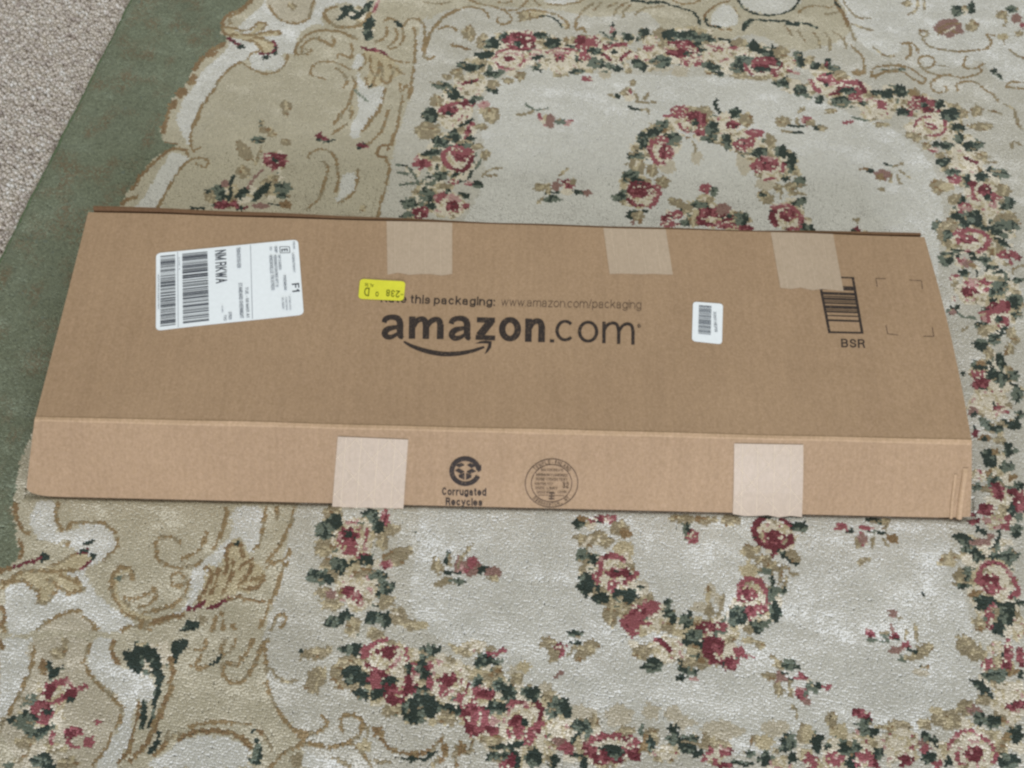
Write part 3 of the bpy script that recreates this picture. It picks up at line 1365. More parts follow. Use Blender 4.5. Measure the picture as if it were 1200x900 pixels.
b R 1207 -362 10.7 4.3 -149
b t 1155 -373 8.7 6.5 -153
b d 1164 -374 7.0 4.0 -164
b t 1136 -388 14.0 7.7 -165
b t 1142 -393 7.1 5.3 -154
b y 1128 -381 8.4 4.0 -167
b G 1169 -382 8.2 6.4 61
b G 1182 -384 8.7 6.4 -152
b g 1173 -382 4.0 3.2 52
s r 4.0 1137 -417 1141 -407 1151 -398 1161 -394
s r 4.0 1168 -398 1176 -404 1183 -413 1181 -423
b R 1162 -418 9.0 7.2 -135
s r 3.1 1145 -421 1146 -429
s k 2.8 1165 -429 1168 -426
s k 2.6 1149 -415 1155 -408 1165 -405
b G 1205 -391 10.2 7.7 64
b B 1195 -397 7.6 3.6 -141
b G 1196 -419 11.3 7.6 -158
b c 1207 -405 7.5 5.9 -135
b t 1191 -407 4.8 3.8 -130
b r 1053 -398 7.7 4.0 158
b R 1046 -395 3.0 2.5 -143
b g 1054 -406 8.3 3.7 -168
b G 1065 -413 5.7 4.6 -145
b g 1056 -413 6.9 4.0 -165
b t 1087 -401 8.3 4.0 -167
b t 1075 -406 8.3 2.0 -170
b t 1098 -402 4.3 2.5 -164
b R 1094 -437 7.6 5.2 -160
s k 3.1 1077 -438 1078 -445
b r 1057 -443 11.0 5.0 -168
b R 1064 -445 5.6 4.7 -139
b k 1052 -440 5.7 3.3 -165
b G 1068 -436 6.9 4.7 81
b G 1048 -448 5.7 4.9 -130
b g 1046 -431 5.5 4.1 78
b t 1064 -426 4.3 2.2 86
b t 1114 -396 7.1 5.3 -154
b G 1115 -408 5.0 3.8 -152
b g 1119 -411 5.4 2.5 -167
b G 1126 -413 5.5 3.3 82
b r 1114 -423 5.5 3.8 78
b G 1118 -430 8.3 5.0 -164
b r 1126 -434 4.6 3.8 -131
b G 1136 -431 5.4 2.5 85
b d 1110 -416 4.0 2.5 -163
b t 884 -208 9.1 2.9 -169
b t 909 -203 10.7 5.7 -167
s R 7.2 941 -196 935 -209 937 -221
s R 6.2 937 -219 946 -228 959 -227 971 -222 974 -211
b R 957 -216 10.7 7.8 -161
s R 4.6 941 -195 952 -192
s R 4.3 963 -192 972 -196 975 -204
s c 3.0 949 -198 961 -203 968 -205
b G 983 -198 10.7 7.2 -163
b t 931 -237 9.1 7.6 -152
b t 945 -245 9.4 4.1 -147
b G 960 -233 5.9 3.3 -166
s R 2.6 960 -232 955 -240
b G 969 -234 5.3 4.5 -142
p t 969 -233 978 -227 984 -238 981 -244 972 -239
s G 3.2 967 -236 975 -242 983 -244
b t 954 -252 8.0 7.0 60
b g 948 -258 5.8 3.8 -164
s t 3.5 963 -252 971 -249 976 -257 983 -255
s t 2.8 966 -255 964 -269
s t 2.5 971 -262 969 -273
b G 957 -270 7.9 2.7 91
b g 964 -278 8.8 3.7 -168
s r 5.6 923 -289 924 -277 934 -269 946 -272 950 -281
b R 933 -287 8.2 5.7 170
s r 4.3 923 -294 928 -296
b r 934 -307 7.6 6.6 66
b r 947 -301 7.0 5.6 -156
s r 3.4 950 -281 952 -292
s r 3.4 931 -301 933 -313
b g 920 -309 7.3 5.9 -156
b G 923 -318 8.7 5.3 -166
b G 929 -309 7.7 3.6 91
b G 961 -302 12.5 6.4 90
b G 945 -321 8.1 7.0 -145
b t 931 -326 5.9 2.8 -168
s t 2.5 890 -287 891 -305 893 -319
s t 2.5 905 -296 905 -309 901 -320
b R 889 -334 8.6 4.4 -168
b r 905 -329 7.1 4.4 -166
b r 1029 -190 6.0 3.8 -163
b G 1037 -194 4.5 3.7 -149
b d 1052 -200 6.0 4.5 76
b G 889 -353 5.9 4.1 89
b R 899 -355 10.6 9.5 56
b G 902 -350 4.1 3.0 -163
b r 903 -366 8.5 4.2 -168
b R 917 -368 8.5 6.3 -162
b r 927 -354 5.9 4.7 80
s r 3.0 931 -358 941 -355
b G 912 -370 2.8 2.5 62
b t 890 -372 5.8 4.3 87
b t 936 -339 7.4 2.8 -169
b t 948 -341 5.0 4.2 -150
s t 2.7 959 -351 965 -355 963 -361
b t 960 -374 7.7 4.2 -167
b t 969 -360 4.3 3.4 79
b g 979 -358 6.5 5.5 -144
b G 986 -361 3.5 2.5 -161
b G 974 -368 4.1 1.8 -168
s d 2.6 968 -369 968 -377
b t 968 -385 6.4 3.7 88
b d 974 -374 4.1 2.9 -162
b G 980 -374 3.5 1.9 -167
b r 990 -369 5.5 2.5 -168
s t 2.6 980 -377 980 -391
b r 992 -385 6.7 5.8 56
b d 995 -393 4.1 2.6 -164
s g 2.6 994 -387 1000 -373
b G 1006 -376 4.4 3.8 57
b g 1004 -380 4.1 3.2 -156
b r 1016 -376 3.8 2.6 -162
s t 2.9 981 -402 986 -405 987 -414
b t 909 -453 15.2 5.0 -169
s r 3.4 902 -463 912 -457 924 -453
s r 2.8 910 -473 912 -465 922 -458
s r 3.9 897 -471 902 -464
b G 897 -462 3.9 2.5 90
b R 920 -472 6.7 2.5 -169
b t 898 -448 3.5 3.2 54
b t 946 -441 5.4 3.3 89
b g 958 -457 7.5 5.0 -164
b G 958 -462 4.1 3.7 -130
b g 942 -455 5.3 3.2 -166
b g 936 -467 9.2 2.8 -170
b G 977 -440 10.0 5.7 75
b g 983 -437 8.3 3.9 90
b G 985 -453 5.7 4.9 -129
s t 2.8 993 -419 989 -428 992 -436
b G 1008 -433 9.7 6.0 86
b t 1022 -408 6.2 5.3 54
s t 2.3 1022 -408 1023 -415
b G 1019 -435 3.5 2.7 -154
b g 1040 -433 11.1 5.9 -167
b G 1035 -436 6.9 5.2 -157
b G 1042 -447 6.9 5.2 77
b r 1001 -453 7.2 6.2 -130
b r 1025 -447 9.6 5.2 -166
b r 1053 -442 8.7 7.3 -136
s T 3.2 190 -312 190 -322 196 -333 204 -341 210 -338 211 -332 228 -328 244 -327 256 -331 261 -336
s T 3.4 266 -340 267 -353 262 -362 261 -367
s B 4.4 144 -320 152 -336 163 -348 172 -353
s B 3.7 164 -360 172 -372 173 -380
s B 5.8 159 -399 167 -394
b T 215 -356 4.8 2.9 116
s G 2.4 233 -353 241 -348
p R 229 -365 236 -357 242 -364
b G 247 -365 5.5 2.9 113
s R 3.7 247 -370 243 -377 238 -383
p G 193 -376 194 -369 203 -374 198 -381
s R 3.7 172 -392 182 -385 194 -378
s T 2.8 207 -384 216 -377 227 -365
s T 2.8 238 -383 225 -385 214 -389 195 -391 181 -396 170 -407 164 -411
s T 2.6 167 -418 173 -409 185 -405 199 -410 206 -412
s T 3.6 207 -411 210 -424 218 -424 223 -413 222 -402 213 -399
s T 3.1 222 -391 234 -395 243 -397
s T 3.0 229 -406 238 -409 247 -404 251 -402
s T 2.7 239 -391 243 -397
s B 3.0 174 -436 180 -440 185 -455 188 -460
b B 183 -455 6.0 3.0 116
s T 3.0 219 -453 226 -443 238 -434 247 -429 256 -426
s T 3.0 261 -430 270 -435 280 -443
s T 5.4 296 -383 291 -374 281 -372 276 -380 278 -394 284 -406 297 -418 313 -424 332 -426 348 -418
s y 1.8 290 -375 281 -379 282 -393 288 -405 299 -416 316 -421 331 -421
s g 2.8 281 -385 287 -381
s T 2.7 295 -404 305 -403 314 -396 319 -390
s T 3.0 321 -390 326 -397 323 -405 312 -413
s T 2.5 319 -417 331 -412 344 -405
s t 2.7 295 -408 302 -414
s T 2.8 320 -330 310 -332 306 -339 309 -349 316 -358 326 -363 330 -363
s T 3.8 303 -439 309 -434 323 -432 332 -433
s T 3.4 224 -472 228 -491 228 -509 228 -524 225 -534 225 -541
s t 2.7 223 -547 224 -557
s T 3.5 278 -458 277 -471 275 -479
s T 2.8 280 -481 289 -491 305 -501 319 -508 330 -515 332 -526 332 -536
s T 2.7 328 -542 329 -553 325 -566 321 -575
s t 2.2 257 -572 251 -582 244 -586
s B 4.6 300 -450 303 -465 313 -473
s B 2.0 188 -470 193 -478
p G 319 -447 323 -446 325 -453 335 -450 345 -454 353 -462 360 -482 363 -496 363 -510 364 -527 361 -531 359 -514 357 -500 353 -484 345 -472 338 -465 332 -464 337 -475 330 -479 319 -472 313 -461 321 -458
s G 5.0 349 -507 353 -518 356 -533
s B 3.8 344 -508 349 -524 349 -541 350 -555 344 -568
s B 5.0 370 -495 371 -509 368 -524 366 -536 362 -552 355 -564
s G 3.3 374 -536 373 -544 370 -553
s T 2.6 369 -483 372 -497
s t 2.5 381 -531 382 -545
b G 246 -488 7.2 3.3 114
b G 253 -494 8.8 3.8 -123
b G 259 -487 4.0 2.6 -179
b t 249 -474 7.0 5.5 170
b B 240 -489 8.4 3.3 113
b t 253 -466 8.6 2.5 111
s r 6.8 252 -511 257 -504 267 -499
b R 254 -511 7.0 5.5 131
s r 3.7 267 -499 274 -504
s r 5.3 258 -526 268 -518 276 -509 288 -502
b R 277 -512 6.5 5.0 173
b G 278 -518 3.4 2.5 176
b R 255 -533 11.7 9.6 143
b r 250 -529 7.0 5.0 177
b r 259 -540 5.6 4.1 176
b G 261 -531 5.2 2.5 -174
b g 239 -525 5.9 4.8 142
b G 245 -541 7.6 6.1 163
b G 234 -546 6.7 4.7 178
b g 239 -545 5.3 3.8 176
b g 256 -555 8.0 4.9 -178
b G 264 -550 7.2 3.6 -117
b t 250 -564 9.2 4.9 -175
b r 293 -547 9.0 4.6 -174
b R 290 -549 5.3 3.8 177
s r 2.7 290 -557 301 -561
s r 2.5 273 -552 275 -560
b r 310 -554 4.9 3.6 124
b r 311 -533 2.7 2.3 143
s k 2.2 278 -565 285 -561
b G 274 -576 9.3 6.4 179
b g 269 -579 6.3 4.4 178
b G 282 -582 6.5 3.7 -176
b t 298 -576 10.5 5.1 -174
b g 244 -588 4.1 2.6 -180
s T 3.2 366 -286 370 -292 371 -307 370 -323 368 -335
s T 3.8 409 -280 411 -295 414 -320 409 -328
s T 3.2 420 -277 423 -289
s T 3.2 439 -274 440 -291 437 -314 432 -328 426 -340
s T 3.4 446 -321 447 -331 438 -338 429 -344
s T 3.7 449 -337 445 -351 445 -374 441 -387 441 -400 439 -412
b T 439 -410 2.8 2.5 130
s T 2.7 310 -349 306 -341 310 -332 322 -331 331 -335
s T 3.1 356 -320 355 -332 349 -343 339 -352
s T 3.1 309 -350 315 -358
s T 3.7 324 -362 334 -364 342 -362
s T 3.1 346 -359 356 -356 360 -351
s T 3.4 354 -375 348 -380 338 -382 334 -374 338 -368 348 -372
s T 3.3 355 -377 353 -390 346 -403 331 -413
s B 5.1 332 -424 345 -417 358 -412
s B 3.4 368 -357 375 -365 373 -383 370 -394
s B 3.4 379 -356 382 -372 380 -385
s B 3.7 388 -360 387 -348 381 -333 387 -326
b G 391 -326 3.0 2.2 113
s B 3.4 392 -344 395 -363 391 -383
s B 3.1 394 -325 401 -339
s B 3.4 412 -339 404 -347 401 -354
s B 4.3 413 -347 411 -361 406 -371
s B 4.9 429 -357 417 -363
s B 4.3 430 -360 424 -370 413 -373
p R 366 -404 372 -395 378 -392 378 -399 371 -404
s R 2.7 362 -405 369 -403
s R 5.1 384 -400 391 -396 399 -388
s B 2.3 399 -388 409 -383 421 -383 437 -383
p G 361 -427 364 -417 374 -417 377 -424 372 -428 361 -430
s T 3.0 400 -403 393 -409 393 -423
s T 3.0 401 -412 404 -421
s T 3.0 412 -412 415 -419
b t 381 -414 4.5 3.9 132
s T 3.6 451 -413 453 -398 458 -394 464 -396 463 -404 460 -409
p G 358 -446 361 -439 370 -437 374 -443 369 -453 367 -464 362 -459
s B 4.8 360 -459 366 -469 369 -483 371 -500 368 -512 365 -526
s T 3.2 390 -434 391 -443 382 -446
s T 2.6 407 -431 407 -445
s T 3.2 420 -429 416 -442 410 -450
s G 3.5 409 -449 405 -456 398 -461
s T 2.6 381 -463 391 -464 400 -461
s T 2.5 389 -451 386 -461
s T 2.9 435 -426 434 -439 429 -450 427 -455 416 -455 418 -467 427 -473 435 -472 442 -464 443 -454 446 -443 445 -431
s T 3.5 451 -423 446 -432
s T 3.5 447 -427 455 -446 459 -458
s T 3.4 461 -467 471 -483 484 -497 496 -506 503 -510 517 -510 529 -503
s t 2.6 463 -453 472 -461 482 -463 490 -460
s T 2.4 400 -523 416 -516 429 -512 440 -511 455 -510
s B 5.0 394 -536 403 -529 417 -524 432 -522 449 -524 460 -529 465 -534
s t 2.5 466 -515 476 -521 485 -532
p G 466 -522 472 -528 476 -536 475 -545 467 -548 465 -544 469 -537
s B 3.8 375 -556 383 -541 383 -537
s G 3.3 373 -533 375 -542 373 -550
s t 2.1 383 -537 393 -532
b G 463 -516 3.8 1.8 -172
s T 2.7 493 -537 499 -529 513 -521 522 -519 534 -521
s T 3.3 507 -515 512 -513
s T 3.8 487 -547 491 -543
b t 510 -536 5.7 5.2 145
b t 500 -430 12.4 5.5 -155
b G 489 -431 2.6 2.4 130
b t 509 -456 13.8 8.4 87
b t 481 -270 8.9 7.2 -176
b G 487 -281 9.6 7.3 108
b g 477 -292 9.6 8.7 122
b G 481 -300 8.8 3.0 -170
b t 483 -314 10.4 9.7 156
b G 521 -265 8.9 5.9 -172
b g 526 -269 6.5 5.8 111
p r 532 -261 541 -257 541 -271 536 -276
b r 543 -274 4.1 3.6 110
b G 535 -279 9.5 7.0 105
b t 549 -279 7.5 6.0 -128
b t 541 -294 9.4 5.7 104
b R 504 -295 10.3 7.7 -174
b G 504 -293 5.2 4.7 175
b r 509 -308 9.4 8.4 116
s r 4.1 495 -297 496 -307
s r 4.1 522 -285 524 -297 525 -308
b R 526 -317 6.0 5.6 126
s k 2.4 497 -279 508 -277
b G 530 -321 8.4 6.9 -175
p t 544 -314 554 -303 571 -294 574 -303 567 -319 554 -323
b k 552 -321 6.6 5.6 -175
b r 549 -321 5.4 4.9 179
b t 533 -332 5.7 4.5 -175
b g 546 -335 9.8 4.5 -171
b G 505 -331 10.8 6.2 105
b g 501 -330 7.6 5.3 107
s G 4.4 509 -340 510 -331 517 -323
b g 486 -347 13.3 7.3 177
b G 488 -347 7.1 3.7 -171
b G 499 -349 3.6 3.2 175
b t 495 -363 8.2 5.7 -174
b d 503 -365 5.8 5.2 121
b t 504 -376 11.1 5.7 -171
b R 520 -357 6.4 5.2 -177
b r 528 -362 6.4 5.7 177
b G 558 -349 11.3 5.7 -131
b g 554 -345 6.8 4.5 -172
b G 555 -354 7.1 4.5 -171
b t 560 -363 8.5 5.7 -135
b t 575 -375 8.5 8.1 125
b c 572 -372 3.5 3.1 -178
b G 514 -392 12.6 5.7 -143
b g 512 -392 8.1 3.4 -171
b G 522 -384 7.1 6.5 170
b G 550 -382 9.0 7.1 -174
b G 562 -382 8.8 8.1 117
b g 559 -381 3.1 2.9 118
b t 533 -392 7.2 6.6 122
b t 589 -383 7.0 5.6 -173
b y 601 -381 8.2 5.6 -171
b t 605 -313 6.6 6.0 106
s t 2.4 599 -305 604 -315
b g 614 -303 9.2 2.7 101
b d 627 -309 8.9 4.2 101
s G 2.7 618 -319 629 -317
s t 3.1 606 -336 614 -328
b t 623 -328 7.1 3.2 -170
b G 631 -329 3.2 3.0 103
b G 573 -278 1.5 1.4 107
b t 503 -428 15.0 5.5 -160
b G 489 -430 2.8 2.5 130
b t 510 -454 12.4 8.0 93
b t 528 -445 9.8 6.5 106
b t 537 -457 6.5 4.1 -172
b t 535 -432 8.0 4.2 -171
p G 523 -420 531 -414 536 -411 544 -413 547 -425 537 -426 526 -424
b G 544 -444 11.3 9.3 110
b G 556 -446 8.3 5.4 105
b G 557 -462 7.9 6.6 -178
s r 3.5 550 -421 554 -413 559 -407 570 -402
s r 4.1 590 -408 594 -420
s r 3.5 586 -419 581 -430
s r 3.2 555 -431 565 -434
b R 574 -416 6.5 6.1 121
s R 2.6 561 -418 569 -413
b r 551 -420 5.7 4.0 106
b R 570 -445 9.8 9.2 126
b r 568 -442 6.8 5.4 107
b R 581 -455 8.2 7.0 -177
b R 590 -458 9.7 9.2 127
b R 601 -447 9.7 7.9 106
b G 582 -444 7.9 4.1 -171
b r 603 -430 8.3 6.0 103
b c 594 -447 6.7 2.5 102
b G 571 -460 5.3 5.0 129
b G 597 -428 6.8 3.4 102
b G 613 -427 9.8 8.0 104
b g 612 -409 7.0 6.8 138
b G 620 -404 5.5 4.2 -172
b r 618 -422 4.2 3.4 104
b k 606 -437 5.3 4.0 104
b G 615 -447 6.8 3.5 -171
b g 616 -455 7.9 6.7 -174
b G 610 -470 13.7 10.6 104
b G 624 -464 12.4 12.0 124
b G 641 -462 10.9 4.0 -170
b G 653 -463 5.6 3.4 -171
b t 590 -475 9.2 4.7 -171
b t 642 -471 6.6 5.3 103
b R 639 -434 8.2 6.8 -172
b r 636 -444 6.8 5.3 -172
b r 622 -440 5.6 3.4 102
b r 654 -451 5.5 2.8 101
s T 2.8 526 -491 531 -497 527 -505 514 -510 499 -508
s T 2.8 503 -509 511 -516 521 -519 535 -520 548 -516 555 -511 563 -503 565 -493 563 -487 553 -485 544 -488 544 -495 549 -501
s T 3.8 555 -511 569 -517 581 -529
s T 3.3 502 -528 511 -520
s B 3.3 577 -493 585 -500 596 -510 609 -513
b B 582 -497 5.7 5.4 138
s B 3.0 611 -513 624 -511 635 -505 642 -495 644 -489
s G 4.1 609 -518 618 -517 630 -514 639 -507
b G 620 -518 5.2 1.9 -171
s t 2.8 571 -494 572 -504
s t 3.0 585 -524 599 -523
s B 3.3 647 -498 651 -505 645 -516
s T 2.7 662 -499 661 -515
s t 3.0 545 -528 556 -532 562 -535
s t 3.0 507 -535 513 -542
b y 571 -511 7.7 5.0 -172
b G 619 -405 5.0 4.0 103
b g 614 -409 5.7 3.4 102
b t 646 -401 11.4 3.3 159
b G 667 -412 6.9 3.6 -170
b g 670 -405 8.1 5.0 -170
b r 686 -395 6.3 3.4 -143
s r 2.2 673 -399 680 -398
b t 675 -393 4.0 2.7 -170
b g 683 -406 5.5 2.7 -170
b G 679 -415 2.1 1.9 -169
s r 3.7 660 -434 659 -443
s r 3.1 655 -449 651 -454
b G 668 -429 6.3 4.8 100
b r 676 -440 10.8 5.2 169
b R 680 -441 6.8 3.5 -170
s R 4.0 668 -450 672 -442
b g 690 -429 6.8 5.6 -169
b G 700 -436 8.8 8.2 -166
b t 707 -421 6.5 6.0 94
b y 712 -407 6.9 5.7 -168
b g 721 -432 8.0 5.3 -169
b G 726 -433 8.0 7.6 -158
b G 691 -452 12.1 6.6 -170
b R 669 -463 10.9 10.6 108
b R 672 -477 7.8 6.5 -171
b r 677 -462 7.9 5.1 -170
b c 677 -470 5.1 3.9 100
b r 687 -473 7.9 7.8 96
b R 691 -475 6.4 5.1 -170
b G 651 -462 7.9 3.4 -170
b t 646 -471 7.8 5.1 -171
b k 691 -467 6.4 5.1 -170
s R 3.4 665 -475 677 -479
b c 676 -450 6.5 3.5 -170
s r 5.4 704 -451 705 -445 714 -444 720 -446
s R 5.9 729 -442 735 -449 736 -460 735 -469
b R 714 -465 9.2 6.5 -169
b G 721 -463 5.4 3.6 98
b r 714 -474 7.8 5.1 -170
b r 728 -477 7.8 5.0 98
s k 4.0 702 -465 704 -456
b G 746 -448 8.0 5.4 97
b g 749 -442 8.1 7.8 70
b G 756 -439 8.1 5.4 96
b G 761 -447 5.5 4.8 91
b t 741 -433 6.7 4.0 97
b G 704 -491 13.3 3.3 -165
b G 717 -485 6.7 4.6 -169
b t 696 -484 7.8 4.6 -170
b g 703 -501 13.2 3.6 -170
b G 718 -500 7.7 5.2 98
b r 710 -507 7.7 3.8 -170
b R 715 -502 6.3 3.3 99
b G 735 -496 9.1 8.5 -162
b G 754 -497 7.7 5.0 97
b r 765 -481 7.8 3.9 -170
b d 760 -477 6.4 5.0 -167
b G 746 -471 2.6 2.5 61
b g 777 -456 9.3 5.1 -169
s G 3.4 770 -473 776 -463 782 -456
b G 776 -487 5.3 2.3 -170
b G 784 -493 5.2 4.7 87
b c 769 -490 7.7 5.0 -169
s t 3.3 635 -509 641 -497 644 -489
b B 665 -499 6.9 5.5 101
s t 3.6 673 -488 674 -499 669 -504
s B 3.6 648 -498 650 -506
s G 2.5 634 -510 640 -506
s t 3.3 659 -498 662 -517
s t 2.7 639 -521 644 -513
b t 731 -377 8.2 5.5 -169
b r 744 -384 7.0 6.2 90
b t 739 -390 7.0 5.5 95
b G 759 -372 5.5 2.3 -170
s t 3.3 758 -376 755 -387
b t 771 -378 8.1 5.5 -168
b t 768 -385 5.5 4.2 -166
s d 3.2 745 -413 751 -405
b G 747 -236 8.0 6.2 -166
b B 748 -231 6.5 4.5 -167
b R 768 -227 11.8 4.5 -169
b r 778 -225 7.5 4.5 -168
b c 759 -237 6.2 5.1 -163
b t 790 -235 9.7 8.6 82
b B 797 -239 7.1 5.8 -162
s t 3.9 741 -254 753 -251 767 -246
b t 756 -257 10.1 7.7 -166
b t 770 -249 8.7 7.7 -156
s c 2.1 755 -262 761 -251
s c 2.1 767 -258 772 -249
b g 756 -274 8.6 7.6 -159
b G 766 -276 7.7 5.0 95
b t 777 -253 7.1 5.7 -163
s r 6.7 775 -281 777 -272 789 -268 796 -270
b r 774 -297 6.2 4.9 91
s r 4.1 776 -282 774 -294
b R 790 -288 8.5 5.4 -167
b R 802 -286 5.0 4.5 -152
b r 792 -304 7.5 6.8 78
s r 4.4 789 -293 793 -301
s r 4.4 802 -298 810 -289 813 -284
b c 797 -295 4.2 2.9 -166
b G 762 -305 14.0 8.4 96
b G 779 -320 9.0 7.3 -164
b G 776 -309 3.9 2.7 94
b G 799 -311 8.4 6.7 -163
b G 809 -311 9.1 8.3 76
b t 791 -334 12.0 7.7 94
b t 803 -323 5.7 2.9 -169
p r 804 -336 815 -323 827 -313 838 -312 842 -323 831 -331 822 -338 823 -347 806 -350 802 -344
b R 820 -325 8.3 5.7 -166
s r 2.7 825 -339 834 -339
b G 851 -323 6.4 5.8 -139
b g 850 -313 6.1 3.6 93
b G 857 -330 5.2 4.1 87
b G 871 -329 8.9 7.0 85
b g 873 -327 7.3 4.1 92
s t 3.1 890 -295 893 -314
b t 893 -315 6.1 4.8 83
s t 3.1 907 -295 905 -309 900 -321
b R 890 -332 8.3 5.1 -166
b g 917 -316 8.9 4.1 92
b t 856 -211 15.0 4.5 -169
b t 881 -208 11.9 4.5 -169
b g 862 -224 11.4 3.5 94
b r 869 -232 7.4 5.8 85
b t 907 -204 8.8 4.8 -167
b G 761 -371 5.5 2.8 -169
b t 775 -373 8.2 5.5 -168
b t 766 -386 4.3 4.0 76
b g 757 -363 8.2 3.5 -169
b r 816 -351 6.3 3.6 -168
b c 819 -363 5.6 4.3 -164
b t 827 -370 8.7 8.0 69
s R 5.1 839 -355 846 -355 854 -360 857 -363
b G 841 -380 10.6 6.2 -157
b g 840 -386 8.1 4.5 -168
b G 875 -352 8.2 4.3 -168
b g 879 -343 8.3 5.5 -165
b G 886 -353 6.8 4.3 -166
b R 899 -354 13.3 9.6 87
b t 880 -360 6.8 5.4 -160
b G 880 -367 5.6 4.9 -151
b G 869 -378 6.5 4.7 89
b G 870 -391 4.8 4.1 -155
b t 877 -373 6.7 5.4 -160
b g 879 -383 8.1 4.2 -168
b k 883 -390 5.5 2.2 -169
b G 757 -438 6.7 4.0 97
b G 761 -447 5.5 5.3 66
b g 779 -454 10.7 4.0 -170
s G 3.4 769 -474 777 -462 782 -455
b t 789 -450 8.0 3.9 96
b R 804 -475 20.2 13.3 -168
s r 4.5 783 -475 791 -465 806 -461 819 -457
b r 827 -467 7.9 6.4 89
s c 4.5 791 -472 804 -468 816 -466 823 -471
b G 806 -474 13.4 3.9 -170
b G 814 -477 7.8 5.3 -167
b R 797 -482 9.2 5.2 -169
b t 822 -454 9.3 4.0 -169
b R 832 -475 5.5 5.1 -128
b t 846 -456 8.2 7.6 55
s g 2.5 836 -447 836 -454
b B 840 -466 7.8 5.0 93
b G 846 -463 7.9 3.3 95
b G 866 -445 5.4 3.3 -167
b G 871 -454 6.5 4.6 90
b g 867 -456 5.6 5.1 54
b G 881 -461 9.3 6.4 -165
b g 883 -453 7.9 3.9 -168
b G 891 -465 5.3 3.9 -164
b t 907 -453 13.5 5.0 -169
b r 916 -458 10.6 3.9 -169
b c 908 -465 7.8 2.5 -170
b t 899 -449 5.4 3.3 91
b r 766 -481 7.8 5.0 -169
b G 776 -486 6.6 2.5 -170
b d 639 -307 10.5 9.0 100
b r 640 -302 5.9 4.8 100
b k 633 -313 6.0 5.2 -171
s t 2.2 637 -280 629 -295 627 -309
b G 653 -309 6.0 3.9 -170
b d 665 -310 7.2 5.2 -169
b t 664 -317 6.0 2.6 -170
b G 618 -319 6.0 2.6 -170
b g 628 -327 7.7 2.9 -170
b t 605 -314 8.5 5.4 102
s t 1.9 614 -298 618 -310
s t 1.9 606 -336 615 -326
b t 612 -334 5.3 2.6 -170"""

PAL = {'E': (117, 125, 107), 'w': (203, 204, 199), 'h': (188, 182, 165), 'n': (184, 179, 160), 'm': (192, 191, 182),
       'c': (209, 203, 187), 'y': (184, 174, 146), 't': (148, 138, 115), 'T': (145, 127, 97), 'B': (134, 113, 85),
       'd': (142, 115, 108), 'r': (148, 91, 97), 'R': (110, 58, 65), 'k': (182, 148, 145), 'G': (55, 66, 61),
       'g': (108, 118, 107), 'l': (128, 137, 124)}
KEYS = list(PAL)
IDX = {k: i for i, k in enumerate(KEYS)}
PALA = np.array([lin(*PAL[k]) for k in KEYS]) * 1.22
KNOT = 2.5   # mm

fr = (FRAME - RUG_O)
fu, fv = fr @ RUG_U * 1000, fr @ RUG_V * 1000
u0, u1, v0, v1 = 0.0, fu.max(), fv.min(), fv.max()
nu, nv = int((u1 - u0) / KNOT), int((v1 - v0) / KNOT)
GU, GV = np.meshgrid(u0 + 4.0 + np.arange(nu) * KNOT, v0 + np.arange(nv) * KNOT)
WU = GU + (vnoise(GU / 5, GV / 5, 11) - .5) * 2.6 + rng.normal(0, .45, GU.shape)
WV = GV + (vnoise(GU / 5, GV / 5, 12) - .5) * 2.6 + rng.normal(0, .45, GU.shape)
CI = np.full(GU.shape, IDX['m'], np.int16)


def smooth(pts, closed, k=5):
    p = np.array(pts, float)
    n = len(p)
    if n < 3:
        return p
    out = []
    rngi = range(n) if closed else range(n - 1)
    for i in rngi:
        if closed:
            a, b, c, d = p[i - 1], p[i], p[(i + 1) % n], p[(i + 2) % n]
        else:
            a, b, c, d = p[max(i - 1, 0)], p[i], p[i + 1], p[min(i + 2, n - 1)]
        for t in np.arange(k) / k:
            out.append(.5 * ((2 * b) + (c - a) * t + (2 * a - 5 * b + 4 * c - d) * t * t + (3 * b - a - 3 * c + d) * t ** 3))
    if not closed:
        out.append(p[-1])
    return np.array(out)


def window(umin, umax, vmin, vmax, pad=7):
    i0 = max(int((umin - pad - u0 - 4) / KNOT), 0)
    i1 = min(int((umax + pad - u0 - 4) / KNOT) + 2, nu)
    j0 = max(int((vmin - pad - v0) / KNOT), 0)
    j1 = min(int((vmax + pad - v0) / KNOT) + 2, nv)
    return (slice(j0, j1), slice(i0, i1)) if i1 > i0 and j1 > j0 else None


